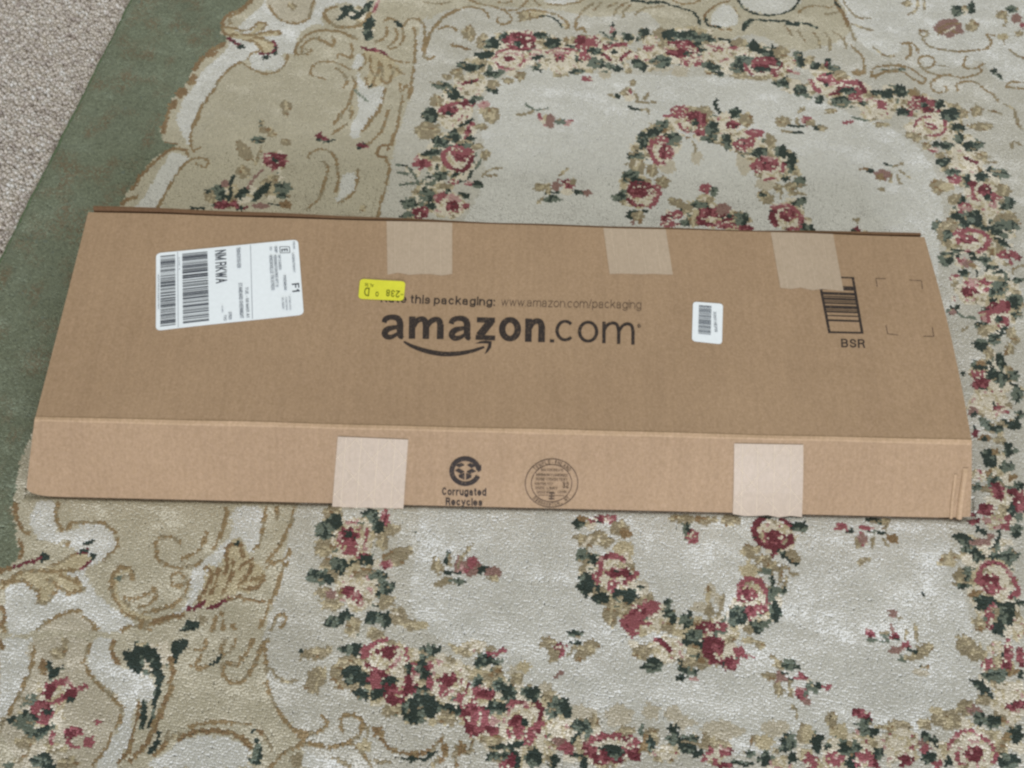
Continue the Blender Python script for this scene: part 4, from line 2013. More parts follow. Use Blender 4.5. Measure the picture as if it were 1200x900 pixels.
for line in PATTERN.split('\n'):
    a = line.split()
    kind, key, num = a[0], IDX[a[1]], [float(v) for v in a[2:]]
    if kind == 'b':
        cu, cv, ra, rb, an = num
        if a[1] in 'gRrtd':
            ra, rb = ra * 1.07 + .4, rb * 1.07 + .4
        s = window(cu - ra, cu + ra, cv - ra, cv + ra)
        if not s:
            continue
        du, dv = WU[s] - cu, WV[s] - cv
        c_, s_ = math.cos(math.radians(an)), math.sin(math.radians(an))
        e = ((du * c_ + dv * s_) / max(ra, 1.9)) ** 2 + ((-du * s_ + dv * c_) / max(rb, 1.9)) ** 2
        th = np.arctan2(-du * s_ + dv * c_, du * c_ + dv * s_)
        e *= 1 + 0.16 * np.sin(th * 5 + cu) + 0.08 * np.sin(th * 9 + cv)
        CI[s][e < 1] = key
        big = max(ra, rb)
        sub = CI[s]
        q_ = np.sqrt(e)
        vn = vnoise(GU[s] / 4, GV[s] / 4, 81)
        if a[1] == 'c' and big > 9:                       # petals of the pale roses: scalloped rings of deeper yarn
            for rr, lob, tone in ((.98, 7, 'y'), (.72, 6, 'k'), (.46, 5, 'y')):
                ring = np.abs(q_ - rr * (1 + .10 * np.sin(lob * th + cu + 9 * rr))) < 1.5 / big
                sub[ring & (q_ < 1) & (vn > (.34 if tone == 'y' else .60))] = IDX[tone]
            sub[(q_ < 1) & (q_ > .66) & (np.sin(th * 3 + cv) > .55) & (vn > .5)] = IDX['t']
        elif a[1] == 'R' and big > 8:                     # dark roses: lighter petal edges
            for rr, lob in ((.86, 5), (.50, 4)):
                ring = np.abs(q_ - rr * (1 + .14 * np.sin(lob * th + cu))) < 1.7 / big
                sub[ring & (q_ < 1) & (vn > .56)] = IDX['r']
            sub[(q_ < .8) & (np.sin(th * 2 + cu) > .8) & (vn > .6)] = IDX['c']
        elif a[1] == 'r' and big > 7:
            ring = np.abs(q_ - .6 * (1 + .2 * np.sin(4 * th + cu))) < 1.5 / big
            sub[ring & (vn > .6)] = IDX['c']
        elif a[1] == 'G' and big > 6:                     # leaves: one half lighter, and a pale rib
            mn = (-du * s_ + dv * c_) / max(rb, 1.9)
            sub[(q_ < 1) & (mn > .30) & (vn > .42)] = IDX['g']
        elif a[1] in 'gt' and big > 7:
            mn = (-du * s_ + dv * c_) / max(rb, 1.9)
            sub[(q_ < 1) & (np.abs(mn + .1) < 1.4 / max(rb, 3)) & (vn > .35)] = IDX['y' if a[1] == 't' else 'G']
    elif kind == 'p':
        q = smooth(np.array(num).reshape(-1, 2), True, 4)
        s = window(q[:, 0].min(), q[:, 0].max(), q[:, 1].min(), q[:, 1].max())
        if not s:
            continue
        CI[s][in_poly(WU[s], WV[s], q)] = key
    else:
        wd = max(num[0], 3.9) / 2
        q = smooth(np.array(num[1:]).reshape(-1, 2), False, 5)
        for b0, b1 in zip(q[:-1], q[1:]):
            s = window(min(b0[0], b1[0]) - wd, max(b0[0], b1[0]) + wd, min(b0[1], b1[1]) - wd, max(b0[1], b1[1]) + wd)
            if not s:
                continue
            d = b1 - b0
            L = max(d @ d, 1e-9)
            uu, vv = WU[s] * .45 + GU[s] * .55, WV[s] * .45 + GV[s] * .55
            t = np.clip(((uu - b0[0]) * d[0] + (vv - b0[1]) * d[1]) / L, 0, 1)
            CI[s][np.hypot(uu - b0[0] - t * d[0], vv - b0[1] - t * d[1]) < wd] = key

# the garlands are woven densely: the gaps between blooms and leaves are filled with muted half-tones
def box_mean(a, k):
    c = np.pad(np.cumsum(np.cumsum(np.pad(a.astype(float), k, mode='edge'), 0), 1), ((1, 0), (1, 0)))
    w_ = 2 * k + 1
    h_, l_ = a.shape
    return (c[w_:w_ + h_, w_:w_ + l_] - c[:h_, w_:w_ + l_] - c[w_:w_ + h_, :l_] + c[:h_, :l_]) / w_ ** 2


motif = np.isin(CI, [IDX[k] for k in 'GRrg'])
dens = box_mean(motif, 8)
h1, h2 = vnoise(GU / 9, GV / 9, 61), vnoise(GU / 8, GV / 8, 62)
fillable = np.isin(CI, [IDX['m'], IDX['w'], IDX['n'], IDX['h']]) & (dens + (h2 - .5) * .16 > .33)
CI[fillable & (h1 > .70)] = IDX['t']
CI[fillable & (h1 > .54) & (h1 <= .70)] = IDX['y']
CI[fillable & (h1 > .20) & (h1 <= .54)] = IDX['c']
CI[fillable & (h1 <= .20)] = IDX['g']

# flecks: neighbouring yarns mixed into the motifs, as the weaver shades them
f1, f2 = vnoise(GU / 5, GV / 8, 21), vnoise(GU / 8, GV / 5, 22)
old = CI.copy()


def fleck(src, dst, cond):
    CI[(old == IDX[src]) & cond] = IDX[dst]


fleck('R', 'r', f1 > .76)
fleck('R', 'G', f2 > .88)
fleck('r', 'R', f1 < .20)
fleck('r', 'k', f2 > .82)
fleck('k', 'r', f1 > .72)
fleck('k', 'c', f2 > .66)
fleck('c', 'y', f1 > .84)
fleck('G', 'g', f1 > .80)
fleck('g', 'G', f1 < .22)
fleck('g', 't', f2 > .78)
fleck('t', 'y', f1 > .76)
fleck('t', 'B', f2 < .18)
fleck('T', 't', f1 > .7)
fleck('B', 'T', f1 > .66)
fleck('E', 'g', f1 > .93)

PW = RUG_O[None] + (GU.ravel()[:, None] * RUG_U[None] + GV.ravel()[:, None] * RUG_V[None]) / 1000
ci = CI.ravel()
hid = (np.abs(PW[:, 0]) < .48) & (PW[:, 1] > -.035) & (PW[:, 1] < 0.2881 - .02)   # pressed flat under the box
keep = in_poly(PW[:, 0], PW[:, 1], FRAME) & ~hid
PW, ci = PW[keep], ci[keep]
gu, gv = GU.ravel()[keep], GV.ravel()[keep]
n = len(PW)
colr = PALA[ci].copy()
colr *= (1 + rng.normal(0, .04, (n, 1)))
colr *= 1 + (vnoise(gu / 60, gv / 60, 31)[:, None] - .5) * .08
# abrash in the green border: brownish yarn streaks
gr = ci == IDX['E']
colr[gr] *= (1 + rng.normal(0, .10, (gr.sum(), 1)))
br = np.clip((vnoise(gu / 16, gv / 22, 41) - .5) * 2.2, 0, 1) * (rng.random(n) < .55)
colr[gr] = colr[gr] * (1 - br[gr, None] * .62) + np.array(lin(128, 108, 84)) * br[gr, None] * .62
colr = np.clip(colr, 0.004, .92)
jit = rng.normal(0, .35e-3, (n, 2))
wav = vnoise(gu / 26, gv / 18, 51) + .6 * vnoise(gu / 9, gv / 7, 52)
lean = np.stack([(wav - .8) * 1.4e-3, (vnoise(gu / 22, gv / 30, 53) - .5) * 1.6e-3], 1) + rng.normal(0, .3e-3, (n, 2))
tilt = np.stack([(vnoise(gu / 30, gv / 14, 71) - .5) * .20 + (vnoise(gu / 9, gv / 6, 72) - .5) * .12,
                 .10 + (vnoise(gu / 34, gv / 16, 73) - .5) * .22 + (vnoise(gu / 8, gv / 7, 74) - .5) * .12], 1) + rng.normal(0, .02, (n, 2))
z1 = rng.normal(0, .03e-3, n) + (vnoise(gu / 40, gv / 40, 54) - .5) * 1.2e-3 - .3e-3
z1 -= np.clip((12 - gu) / 12, 0, 1) ** 2 * 3e-3     # pile rounds off at the bound edge
near = (np.abs(PW[:, 0]) < .51) & (PW[:, 1] > -.030) & (PW[:, 1] < 0.2881 + .012)
z1[near] -= .0010
edge_d = np.clip((PW[:, 1] + .064) / .008, 0, 1) * (PW[:, 1] < -.03) * (np.abs(PW[:, 0]) < .52)     # pressed down along the box's lower edge
z1 -= .0034 * edge_d ** 2

rug = empty('area_rug', (0, 0, FLOOR_Z), 'floral area rug with plain green border under the cardboard box', 'rug')


def rug_pt(u, v, z):
    p = RUG_O + (u * RUG_U + v * RUG_V) / 1000
    return (p[0], p[1], z)


# the rug goes on past the frame: the same pattern mirrored about its middle, in coarser pile
UC, VC = 857, 17
ku = np.arange(4.0, u1 + 260, 5.2)
kv = np.arange(v0 - 160, v1 + 220, 5.2)
EU, EV = [a.ravel() for a in np.meshgrid(ku, kv)]
EW = RUG_O[None] + (EU[:, None] * RUG_U[None] + EV[:, None] * RUG_V[None]) / 1000
m_ = ~in_poly(EW[:, 0], EW[:, 1], FRAME)
EU, EV, EW = EU[m_], EV[m_], EW[m_]
pu, pv = EU + rng.normal(0, .6, EU.size), EV + rng.normal(0, .6, EU.size)
FW = lambda a, b: RUG_O[None] + (a[:, None] * RUG_U[None] + b[:, None] * RUG_V[None]) / 1000
for mu, mv in ((1, 0), (0, 1), (1, 1)):
    w_ = FW(pu, pv)
    out_ = ~in_poly(w_[:, 0], w_[:, 1], FRAME)
    qu, qv = (2 * UC - pu if mu else pu), (2 * VC - pv if mv else pv)
    w_ = FW(qu, qv)
    ok_ = out_ & in_poly(w_[:, 0], w_[:, 1], FRAME)
    pu, pv = np.where(ok_, qu, pu), np.where(ok_, qv, pv)
w_ = FW(pu, pv)
ok_ = in_poly(w_[:, 0], w_[:, 1], FRAME)
ei = CI[np.clip(((pv - v0) / KNOT).astype(int), 0, nv - 1), np.clip(((pu - u0 - 4) / KNOT).astype(int), 0, nu - 1)]
ei = np.where(ok_, ei, np.where(EU < 150, IDX['E'], IDX['m']))
ec = np.clip(PALA[ei] * .93 * (1 + rng.normal(0, .04, (len(ei), 1))), .004, .92)
k_ = len(ei)
outer = tuft_mesh('outer_pile', EW, ec, np.full(k_, .0037), np.full(k_, .0042), .003, rng.normal(0, .1e-3, k_) - FLOOR_Z - .0003,
                  np.zeros((k_, 2)), M_YARN, rug, 4, rng.random(k_) * 1.6)
outer['kind'] = 'stuff'

c8 = [(-1, kv[0] - 3), (ku[-1] + 3, kv[0] - 3), (ku[-1] + 3, kv[-1] + 3), (-1, kv[-1] + 3)]
back = from_data('backing', [(*rug_pt(u, v, 0)[:2], -FLOOR_Z * 0 + z) for z in (0.0, 0.0035) for u, v in c8],
                 [(3, 2, 1, 0), (4, 5, 6, 7), (0, 1, 5, 4), (1, 2, 6, 5), (2, 3, 7, 6), (3, 0, 4, 7)],
                 plain('rug_backing', lin(120, 112, 92), .95, .1, .2, 300), rug)
pile = tuft_mesh('pile', PW + jit, colr, np.full(n, .0018), np.full(n, .00200) + rng.random(n) * .0003, 0.003,
                 z1 - FLOOR_Z, lean, M_YARN, rug, 4, rng.random(n) * 1.6, tilt)
pile['kind'] = 'stuff'

# bound selvedge along the green edge
L = np.arange(kv[0], kv[-1], 6.0)
vv, ff = [], []
for i, v in enumerate(L):
    for k in range(7):
        a = math.pi * k / 6
        wob = .5 * math.sin(v * .05) + .4 * math.sin(v * .173)
        p = rug_pt(1.0 - 4.2 * math.cos(a) + wob, v, 0)
        vv.append((p[0], p[1], 0.0005 + .0052 * math.sin(a)))
for i in range(len(L) - 1):
    for k in range(6):
        ff.append((i * 7 + k, i * 7 + k + 1, i * 7 + 8 + k, i * 7 + 7 + k))
from_data('selvedge', vv, ff, plain('selvedge_yarn', lin(100, 118, 90), .9, .1, .25, 500), rug, True)

# ------------------------------------------------------------------ box
HB, D, RUN = 0.070, 0.2881, 0.057
SL = math.hypot(HB, RUN)
box = empty('cardboard_box', (0, 0, 0), 'long flat brown cardboard shipping box lying across the floral rug', 'box')


def edge_x(x, y):
    """the right end of the lid bows out a little"""
    t = max(0.0, (x - .3) / .2)
    return x + .0040 * math.sin(math.pi * min(max(y / D, 0), 1)) * t * t


def z_top(x, y):
    return HB + .0011 * math.sin(3.1 * x + .4) * math.sin(math.pi * y / D) - .0012 * math.exp(-((x - .1) / .3) ** 2) * math.sin(math.pi * y / D) \
        + .0005 * math.sin(17 * x + 9 * y) + .0003 * math.sin(41 * x - 23 * y) \
        - .0012 * math.exp(-((x + .22) / .012) ** 2 - ((y - .05) / .05) ** 2) - .0010 * math.exp(-((x - .36) / .03) ** 2 - ((y - .10) / .012) ** 2)


def top_at(x, y, off=0.0):
    return (edge_x(x, y), y, z_top(x, y) + off)


FN = Vector((0, -HB, RUN)).normalized()


def front_at(x, s, off=0.0):
    t = s / SL
    b = .0016 * math.sin(math.pi * min(max(t, 0), 1)) * (1 + .4 * math.sin(5 * x))
    xx = x * (1 + .012 * t) if False else x
    return (xx, -RUN * t + FN.y * (b + off), HB - HB * t + FN.z * (b + off))


def panel(name, fn, us, vs_, mat, parent=box, thick=0.0035, flip=False):
    """a sheet of board over the grid us x vs_, given real thickness"""
    nu_, nv_ = len(us), len(vs_)
    V = [fn(u, v, 0) for v in vs_ for u in us] + [fn(u, v, -thick) for v in vs_ for u in us]
    m = nu_ * nv_
    F = []
    for j in range(nv_ - 1):
        for i in range(nu_ - 1):
            a = j * nu_ + i
            F.append((a, a + 1, a + nu_ + 1, a + nu_))
            F.append((m + a + nu_, m + a + nu_ + 1, m + a + 1, m + a))
    for i in range(nu_ - 1):
        F.append((i + 1, i, m + i, m + i + 1))
        a = (nv_ - 1) * nu_ + i
        F.append((a, a + 1, m + a + 1, m + a))
    for j in range(nv_ - 1):
        a = j * nu_
        F.append((a, a + nu_, m + a + nu_, m + a))
        a = j * nu_ + nu_ - 1
        F.append((a + nu_, a, m + a, m + a + nu_))
    if flip:
        F = [f[::-1] for f in F]
    o = from_data(name, V, F, mat, parent)
    return o


lin_ = lambda a, b, k: [a + (b - a) * i / k for i in range(k + 1)]
top_panel = panel('top_panel', top_at, lin_(-.5, .5, 150), lin_(.0020, D, 40), M_KRAFT)


def front_shape(x, s, off=0.0):
    """x along the box, s 0..1 down the flap; both ends taper as in the photo, the lower left corner is crushed round"""
    e = 1 + .022 * s if x > 0 else 1 + .030 * s
    lim = .98
    if x < -.465:
        k = (-.465 - x) / .035
        lim = .98 - .10 * (1 - math.sqrt(max(0, 1 - k ** 2.6)))
    if x > .47:
        lim = .98 - .02 * ((x - .47) / .03)
    ss = s * lim
    p = front_at(x * e, ss * SL, off)
    if s == 0:                                     # starts on the lid, so the fold is unbroken
        return top_at(x, .0024, .0006 + off)
    if ss < .10:                                   # rolled crease where lid turns into flap
        q = ss / .10
        lift = .0007 * math.sin(math.pi * min(1, q + .25)) * (1 + .25 * math.sin(31 * x) + .2 * math.sin(67 * x))
        p = (p[0], p[1] - lift, p[2])
    return p


front_panel = panel('front_panel', front_shape, lin_(-.5, -.465, 12) + lin_(-.465, .5, 53)[1:], [0, .006, .015, .025, .035, .05, .07, .10, .14, .25, .4, .55, .7, .85, .94, 1], M_KRAFT, flip=True)

front_panel.data.materials.append(M_FOLD)          # paler liner tone along the fold
for p in front_panel.data.polygons:
    if p.center.z > HB - .0019 and p.normal.y < 0:
        p.material_index = 1

wall = lambda name, pts: from_data(name, pts, [tuple(range(len(pts)))], M_KRAFT, box)


def slab(name, quad, nrm, th, mat, parent=box):
    q = [Vector(p) for p in quad]
    nn = Vector(nrm) * th
    V = q + [p - nn for p in q]
    return from_data(name, V, [(0, 1, 2, 3), (7, 6, 5, 4), (1, 0, 4, 5), (2, 1, 5, 6), (3, 2, 6, 7), (0, 3, 7, 4)], mat, parent)


zt = HB - .0042
slab('side_panel', [(-.4985, D, 0.001), (-.4985, -.05, .001), (-.4985, -.002, zt), (-.4985, D, zt)], (-1, 0, 0), .0035, M_KRAFT)
slab('side_panel', [(.4985, -.05, 0.001), (.4985, D, .001), (.4985, D, zt), (.4985, -.002, zt)], (1, 0, 0), .0035, M_KRAFT)
slab('back_panel', [(.5, D + .001, 0.001), (-.5, D + .001, .001), (-.5, D + .001, zt), (.5, D + .001, zt)], (0, 1, 0), .0035, M_KRAFT)
slab('bottom_panel', [(-.497, -.045, .0045), (.497, -.045, .0045), (.497, D - .004, .0045), (-.497, D - .004, .0045)], (0, 0, 1), .003, M_KRAFT)


slab('shadow_dark_flap', [(-.492, -.0535, .0016), (.503, -.0535, .0016), (.503, -.02, .0016), (-.492, -.02, .0016)], (0, 0, 1), .0056, M_SHADOW_EDGE)  # recessed flap edge, its dark colour paints the contact shadow under the front


# tucked flap whose cut edge peeps up behind the lid
def flap_h(x):
    a = .0052 * min(1, max(0, (-.02 - x) / .45)) ** .8
    b = .0024 * min(1, max(0, (x - .30) / .12))
    return HB - .0052 + max(a, b) * 1.75


fx = lin_(-.494, .497, 60)
V, F = [], []
for x in fx:
    h = flap_h(x)
    w = .0004 * math.sin(40 * x)
    V += [(x, D + .0032 + w, HB - .03), (x, D + .0032 + w, h), (x, D + .0066 + w, h + .0003), (x, D + .0066 + w, HB - .03)]
for i in range(len(fx) - 1):
    for k in range(4):
        a, b = i * 4 + k, i * 4 + (k + 1) % 4
        F.append((a, b, b + 4, a + 4))
F += [(3, 2, 1, 0), tuple(range(len(V) - 4, len(V)))]
from_data('tucked_flap', V, F, M_EDGE, box)

# creased tab at the lower right corner of the flap
for xa, xb, w, lift, s0 in ((.486, .490, .0035, .0018, .40), (.496, .499, .0065, .0030, .32)):
    V, F = [], []
    S = lin_(s0, .985, 14)
    for i, s in enumerate(S):
        c = xa + (xb - xa) * i / 14 + .0008 * math.sin(6 * s)
        for k in range(5):
            a = math.pi * k / 4
            p = front_at(c - w / 2 * math.cos(a), s * SL, .0004 + lift * math.sin(a) * min(1, (s - s0) * 8 + .25))
            V.append(p)
    for i in range(14):
        for k in range(4):
            F.append((i * 5 + k, i * 5 + k + 5, i * 5 + k + 6, i * 5 + k + 1))
    from_data('creased_tab', V, F, M_FOLD, box, True)


# ------------------------------------------------------------------ flat things on the box
def inter(q, a, b):
    """bilinear point in a quad TL TR BR BL"""
    tl, tr, br_, bl = [np.array(p) for p in q]
    return (tl * (1 - a) + tr * a) * (1 - b) + (bl * (1 - a) + br_ * a) * b


def sticker(name, quad, mat, at, off, th=.0003, radius=.06, parent=box, curl=0.0):
    """rounded sheet laid on the board (quad in mm: TL TR BR BL)"""
    q = [np.array(p) / 1000 for p in quad]
    W, H = np.linalg.norm(q[1] - q[0]), np.linalg.norm(q[3] - q[0])
    r = radius * min(W, H)
    na, nb = max(4, int(W / .012)), max(4, int(H / .012))

    def rnd(a, b):
        x, y = a * W, b * H
        cx, cy = min(max(x, r), W - r), min(max(y, r), H - r)
        dx, dy = x - cx, y - cy
        m_ = max(abs(dx), abs(dy))
        if dx and dy and r > 0:
            d_ = math.hypot(dx, dy)
            dx, dy = dx / d_ * m_, dy / d_ * m_
        return (cx + dx) / W, (cy + dy) / H
    A = sorted(set([0, r / W * .3, r / W * .6, r / W] + [r / W + (1 - 2 * r / W) * i / na for i in range(na + 1)] + [1 - r / W * .6, 1 - r / W * .3, 1]))
    B = sorted(set([0, r / H * .3, r / H * .6, r / H] + [r / H + (1 - 2 * r / H) * i / nb for i in range(nb + 1)] + [1 - r / H * .6, 1 - r / H * .3, 1]))

    def fn(a, b, o):
        a2, b2 = rnd(a, b)
        p = inter(q, a2, b2)
        c = curl * max(0, a2 + (1 - b2) - 1.5)
        return at(p[0], p[1], off + o + c)
    return panel(name, fn, A, B, mat, parent, th, flip=(at is top_at))


def ink_mesh(name, V2, F, mat, at, off, parent):
    return from_data(name, [at(p[0] / 1000, p[1] / 1000, off + (p[2] if len(p) > 2 else 0)) for p in V2], F, mat, parent)


def E_(cx, cy, rx, ry, a0, a1, k=14):
    return [(cx + rx * math.cos(math.radians(a0 + (a1 - a0) * i / k)), cy + ry * math.sin(math.radians(a0 + (a1 - a0) * i / k))) for i in range(k + 1)]


# plain grotesque lettering drawn as pen strokes: (width, height class, strokes in a 0..1 box); x small letter, H capital, a ascender
GL = {
    'o': (.62, 'x', [E_(.5, .5, .5, .5, 0, 360, 24)]),
    'c': (.58, 'x', [E_(.5, .5, .5, .5, 48, 312, 18)]),
    'e': (.60, 'x', [E_(.5, .5, .5, .5, 4, 318, 20), [(.06, .5), (.94, .5)]]),
    'a': (.60, 'x', [[(.05, .72)] + E_(.44, .68, .40, .32, 165, 20, 8) + [(.84, .62), (.84, .0)],
                     [(.84, .60), (.40, .52)] + E_(.36, .27, .36, .27, 100, 270, 8) + E_(.40, .30, .44, .30, 275, 350, 5)]),
    'n': (.58, 'x', [[(0, 0), (0, 1)], [(0, .62)] + E_(.52, .56, .48, .44, 165, 0, 8) + [(1, .3), (1, 0)]]),
    'm': (.94, 'x', [[(0, 0), (0, 1)], [(0, .62)] + E_(.26, .60, .24, .40, 165, 0, 8) + [(.5, .3), (.5, 0)],
                     [(.5, .62)] + E_(.76, .60, .24, .40, 165, 0, 8) + [(1, .3), (1, 0)]]),
    'h': (.58, 'a', [[(0, 0), (0, 1)], [(0, .48)] + E_(.52, .42, .48, .31, 165, 0, 8) + [(1, .25), (1, 0)]]),
    'r': (.36, 'x', [[(0, 0), (0, 1)], [(0, .55), (.15, .78), (.45, .95), (1, .98)]]),
    'u': (.58, 'x', [[(1, 1), (1, 0)], [(0, 1), (0, .5)] + E_(.48, .44, .48, .44, 180, 345, 8)]),
    'i': (.02, 'a', [[(0, 0), (0, .73)], [(0, .97), (0, 1.0)]]),
    'l': (.02, 'a', [[(0, 0), (0, 1)]]),
    't': (.30, 'a', [[(.4, .93), (.4, .2), (.52, .03), (1, .02)], [(0, .70), (.95, .70)]]),
    'k': (.54, 'a', [[(0, 0), (0, 1)], [(.05, .28), (.9, .72)], [(.35, .45), (1, 0)]]),
    's': (.54, 'x', [[(.95, .74)] + E_(.5, .75, .42, .25, 30, 210, 8) + [(.3, .55), (.7, .46)] + E_(.5, .26, .48, .26, 40, -150, 8)]),
    'p': (.60, 'x', [[(0, -.38), (0, 1)], E_(.5, .5, .5, .5, 180, -180, 22)]),
    'd': (.60, 'a', [[(1, 0), (1, 1)], E_(.5, .365, .5, .365, 0, 360, 22)]),
    'g': (.60, 'x', [E_(.5, .5, .5, .5, 0, 360, 22), [(1, 1), (1, -.05)] + E_(.5, -.08, .5, .32, 0, -155, 8)]),
    'y': (.56, 'x', [[(0, 1), (.5, 0)], [(1, 1), (.45, -.22), (.3, -.38), (.06, -.38)]]),
    'w': (.84, 'x', [[(0, 1), (.26, 0)], [(.26, 0), (.5, .96)], [(.5, .96), (.74, 0)], [(.74, 0), (1, 1)]]),
    'z': (.52, 'x', [[(0, 1), (1, 1)], [(.97, .97), (.03, .03)], [(0, 0), (1, 0)]]),
    '.': (.02, 'x', [[(0, 0), (0, .02)]]),
    ':': (.02, 'x', [[(0, 0), (0, .02)], [(0, .9), (0, .92)]]),
    ',': (.02, 'x', [[(0, .05), (-.6, -.2)]]),
    '-': (.30, 'x', [[(0, .48), (1, .48)]]),
    '/': (.30, 'a', [[(0, -.02), (1, 1.02)]]),
    '#': (.50, 'H', [[(.3, 0), (.4, 1)], [(.65, 0), (.75, 1)], [(0, .33), (1, .33)], [(0, .66), (1, .66)]]),
    'A': (.70, 'H', [[(0, 0), (.5, 1)], [(.5, 1), (1, 0)], [(.2, .34), (.8, .34)]]),
    'B': (.62, 'H', [[(0, 0), (0, 1)], [(0, 1), (.6, 1)] + E_(.62, .76, .33, .24, 90, -90, 8) + [(0, .52)], [(.6, .52)] + E_(.64, .26, .36, .26, 90, -90, 8) + [(0, 0)]]),
    'C': (.68, 'H', [E_(.5, .5, .5, .5, 45, 315, 18)]),
    'D': (.66, 'H', [[(0, 0), (0, 1)], [(0, 1), (.45, 1)] + E_(.48, .5, .52, .5, 90, -90, 12) + [(0, 0)]]),
    'E': (.56, 'H', [[(0, 0), (0, 1)], [(0, 1), (1, 1)], [(0, .52), (.9, .52)], [(0, 0), (1, 0)]]),
    'F': (.54, 'H', [[(0, 0), (0, 1)], [(0, 1), (1, 1)], [(0, .50), (.88, .50)]]),
    'G': (.70, 'H', [E_(.5, .5, .5, .5, 45, 350, 18), [(.55, .45), (1, .45)], [(1, .45), (1, 0)]]),
    'H': (.64, 'H', [[(0, 0), (0, 1)], [(1, 0), (1, 1)], [(0, .52), (1, .52)]]),
    'I': (.02, 'H', [[(0, 0), (0, 1)]]),
    'K': (.64, 'H', [[(0, 0), (0, 1)], [(.05, .35), (.95, 1)], [(.35, .56), (1, 0)]]),
    'L': (.52, 'H', [[(0, 0), (0, 1)], [(0, 0), (1, 0)]]),
    'M': (.78, 'H', [[(0, 0), (0, 1)], [(0, 1), (.5, .08)], [(.5, .08), (1, 1)], [(1, 1), (1, 0)]]),
    'N': (.64, 'H', [[(0, 0), (0, 1)], [(0, 1), (1, 0)], [(1, 0), (1, 1)]]),
    'O': (.72, 'H', [E_(.5, .5, .5, .5, 0, 360, 24)]),
    'P': (.60, 'H', [[(0, 0), (0, 1)], [(0, 1), (.6, 1)] + E_(.62, .74, .38, .26, 90, -90, 8) + [(0, .48)]]),
    'R': (.64, 'H', [[(0, 0), (0, 1)], [(0, 1), (.6, 1)] + E_(.62, .75, .34, .25, 90, -90, 8) + [(0, .50)], [(.60, .50), (.88, .36), (.92, .1), (1, 0)]]),
    'S': (.62, 'H', [[(.95, .76)] + E_(.5, .76, .43, .24, 20, 220, 9) + [(.3, .56), (.72, .46)] + E_(.5, .25, .48, .25, 45, -165, 9)]),
    'T': (.60, 'H', [[(.5, 0), (.5, 1)], [(0, 1), (1, 1)]]),
    'U': (.64, 'H', [[(0, 1), (0, .36)] + E_(.5, .34, .5, .34, 180, 360, 10) + [(1, 1)]]),
    'V': (.66, 'H', [[(0, 1), (.5, 0)], [(.5, 0), (1, 1)]]),
    'W': (.92, 'H', [[(0, 1), (.26, 0)], [(.26, 0), (.5, .94)], [(.5, .94), (.74, 0)], [(.74, 0), (1, 1)]]),
    'X': (.64, 'H', [[(0, 0), (1, 1)], [(0, 1), (1, 0)]]),
    'Y': (.64, 'H', [[(0, 1), (.5, .45)], [(1, 1), (.5, .45)], [(.5, .45), (.5, 0)]]),
    'Z': (.60, 'H', [[(0, 1), (1, 1)], [(.97, .97), (.03, .03)], [(0, 0), (1, 0)]]),
    'J': (.46, 'H', [[(1, 1), (1, .3)] + E_(.5, .3, .5, .3, 0, -170, 9)]),
    '0': (.52, 'H', [E_(.5, .5, .5, .5, 0, 360, 22)]),
    '1': (.28, 'H', [[(.8, 0), (.8, 1)], [(.8, 1), (0, .76)]]),
    '2': (.52, 'H', [E_(.5, .72, .48, .28, 165, -25, 9) + [(.04, .02)], [(0, 0), (1, 0)]]),
    '3': (.52, 'H', [E_(.48, .76, .42, .24, 155, -90, 9) + [(.36, .52)], [(.45, .52)] + E_(.5, .26, .48, .26, 88, -155, 10)]),
    '4': (.54, 'H', [[(.76, 0), (.76, 1)], [(.76, 1), (0, .28)], [(0, .27), (1, .27)]]),
    '5': (.52, 'H', [[(.9, 1), (.14, 1)], [(.14, 1), (.06, .5)] + E_(.5, .32, .46, .32, 140, -155, 10)]),
    '6': (.52, 'H', [E_(.5, .3, .48, .3, 0, 360, 18), [(.9, .86), (.6, 1), (.25, .88), (.03, .5), (.02, .3)]]),
    '7': (.52, 'H', [[(0, 1), (1, 1)], [(1, 1), (.36, 0)]]),
    '8': (.52, 'H', [E_(.5, .76, .42, .24, 0, 360, 16), E_(.5, .26, .48, .26, 0, 360, 16)]),
    '9': (.52, 'H', [E_(.5, .7, .48, .3, 0, 360, 18), [(.1, .14), (.4, 0), (.75, .12), (.97, .5), (.98, .7)]]),
    '\u00ae': (.7, 'H', [E_(.5, .5, .5, .5, 0, 360, 20), [(.35, .25), (.35, .75)], [(.35, .75), (.65, .65)], [(.4, .5), (.68, .25)]]),
}


def glyph(ch, w):
    """centre lines of one letter for pen width w, and its width, in capital heights"""
    gw, cls, st = GL[ch]
    h = {'x': .73, 'H': 1.0, 'a': 1.0}[cls]
    gw = gw + w * .62
    return gw, [[(w / 2 + x * (gw - w), w * .43 + y * (h - w * .86)) for x, y in s] for s in st]


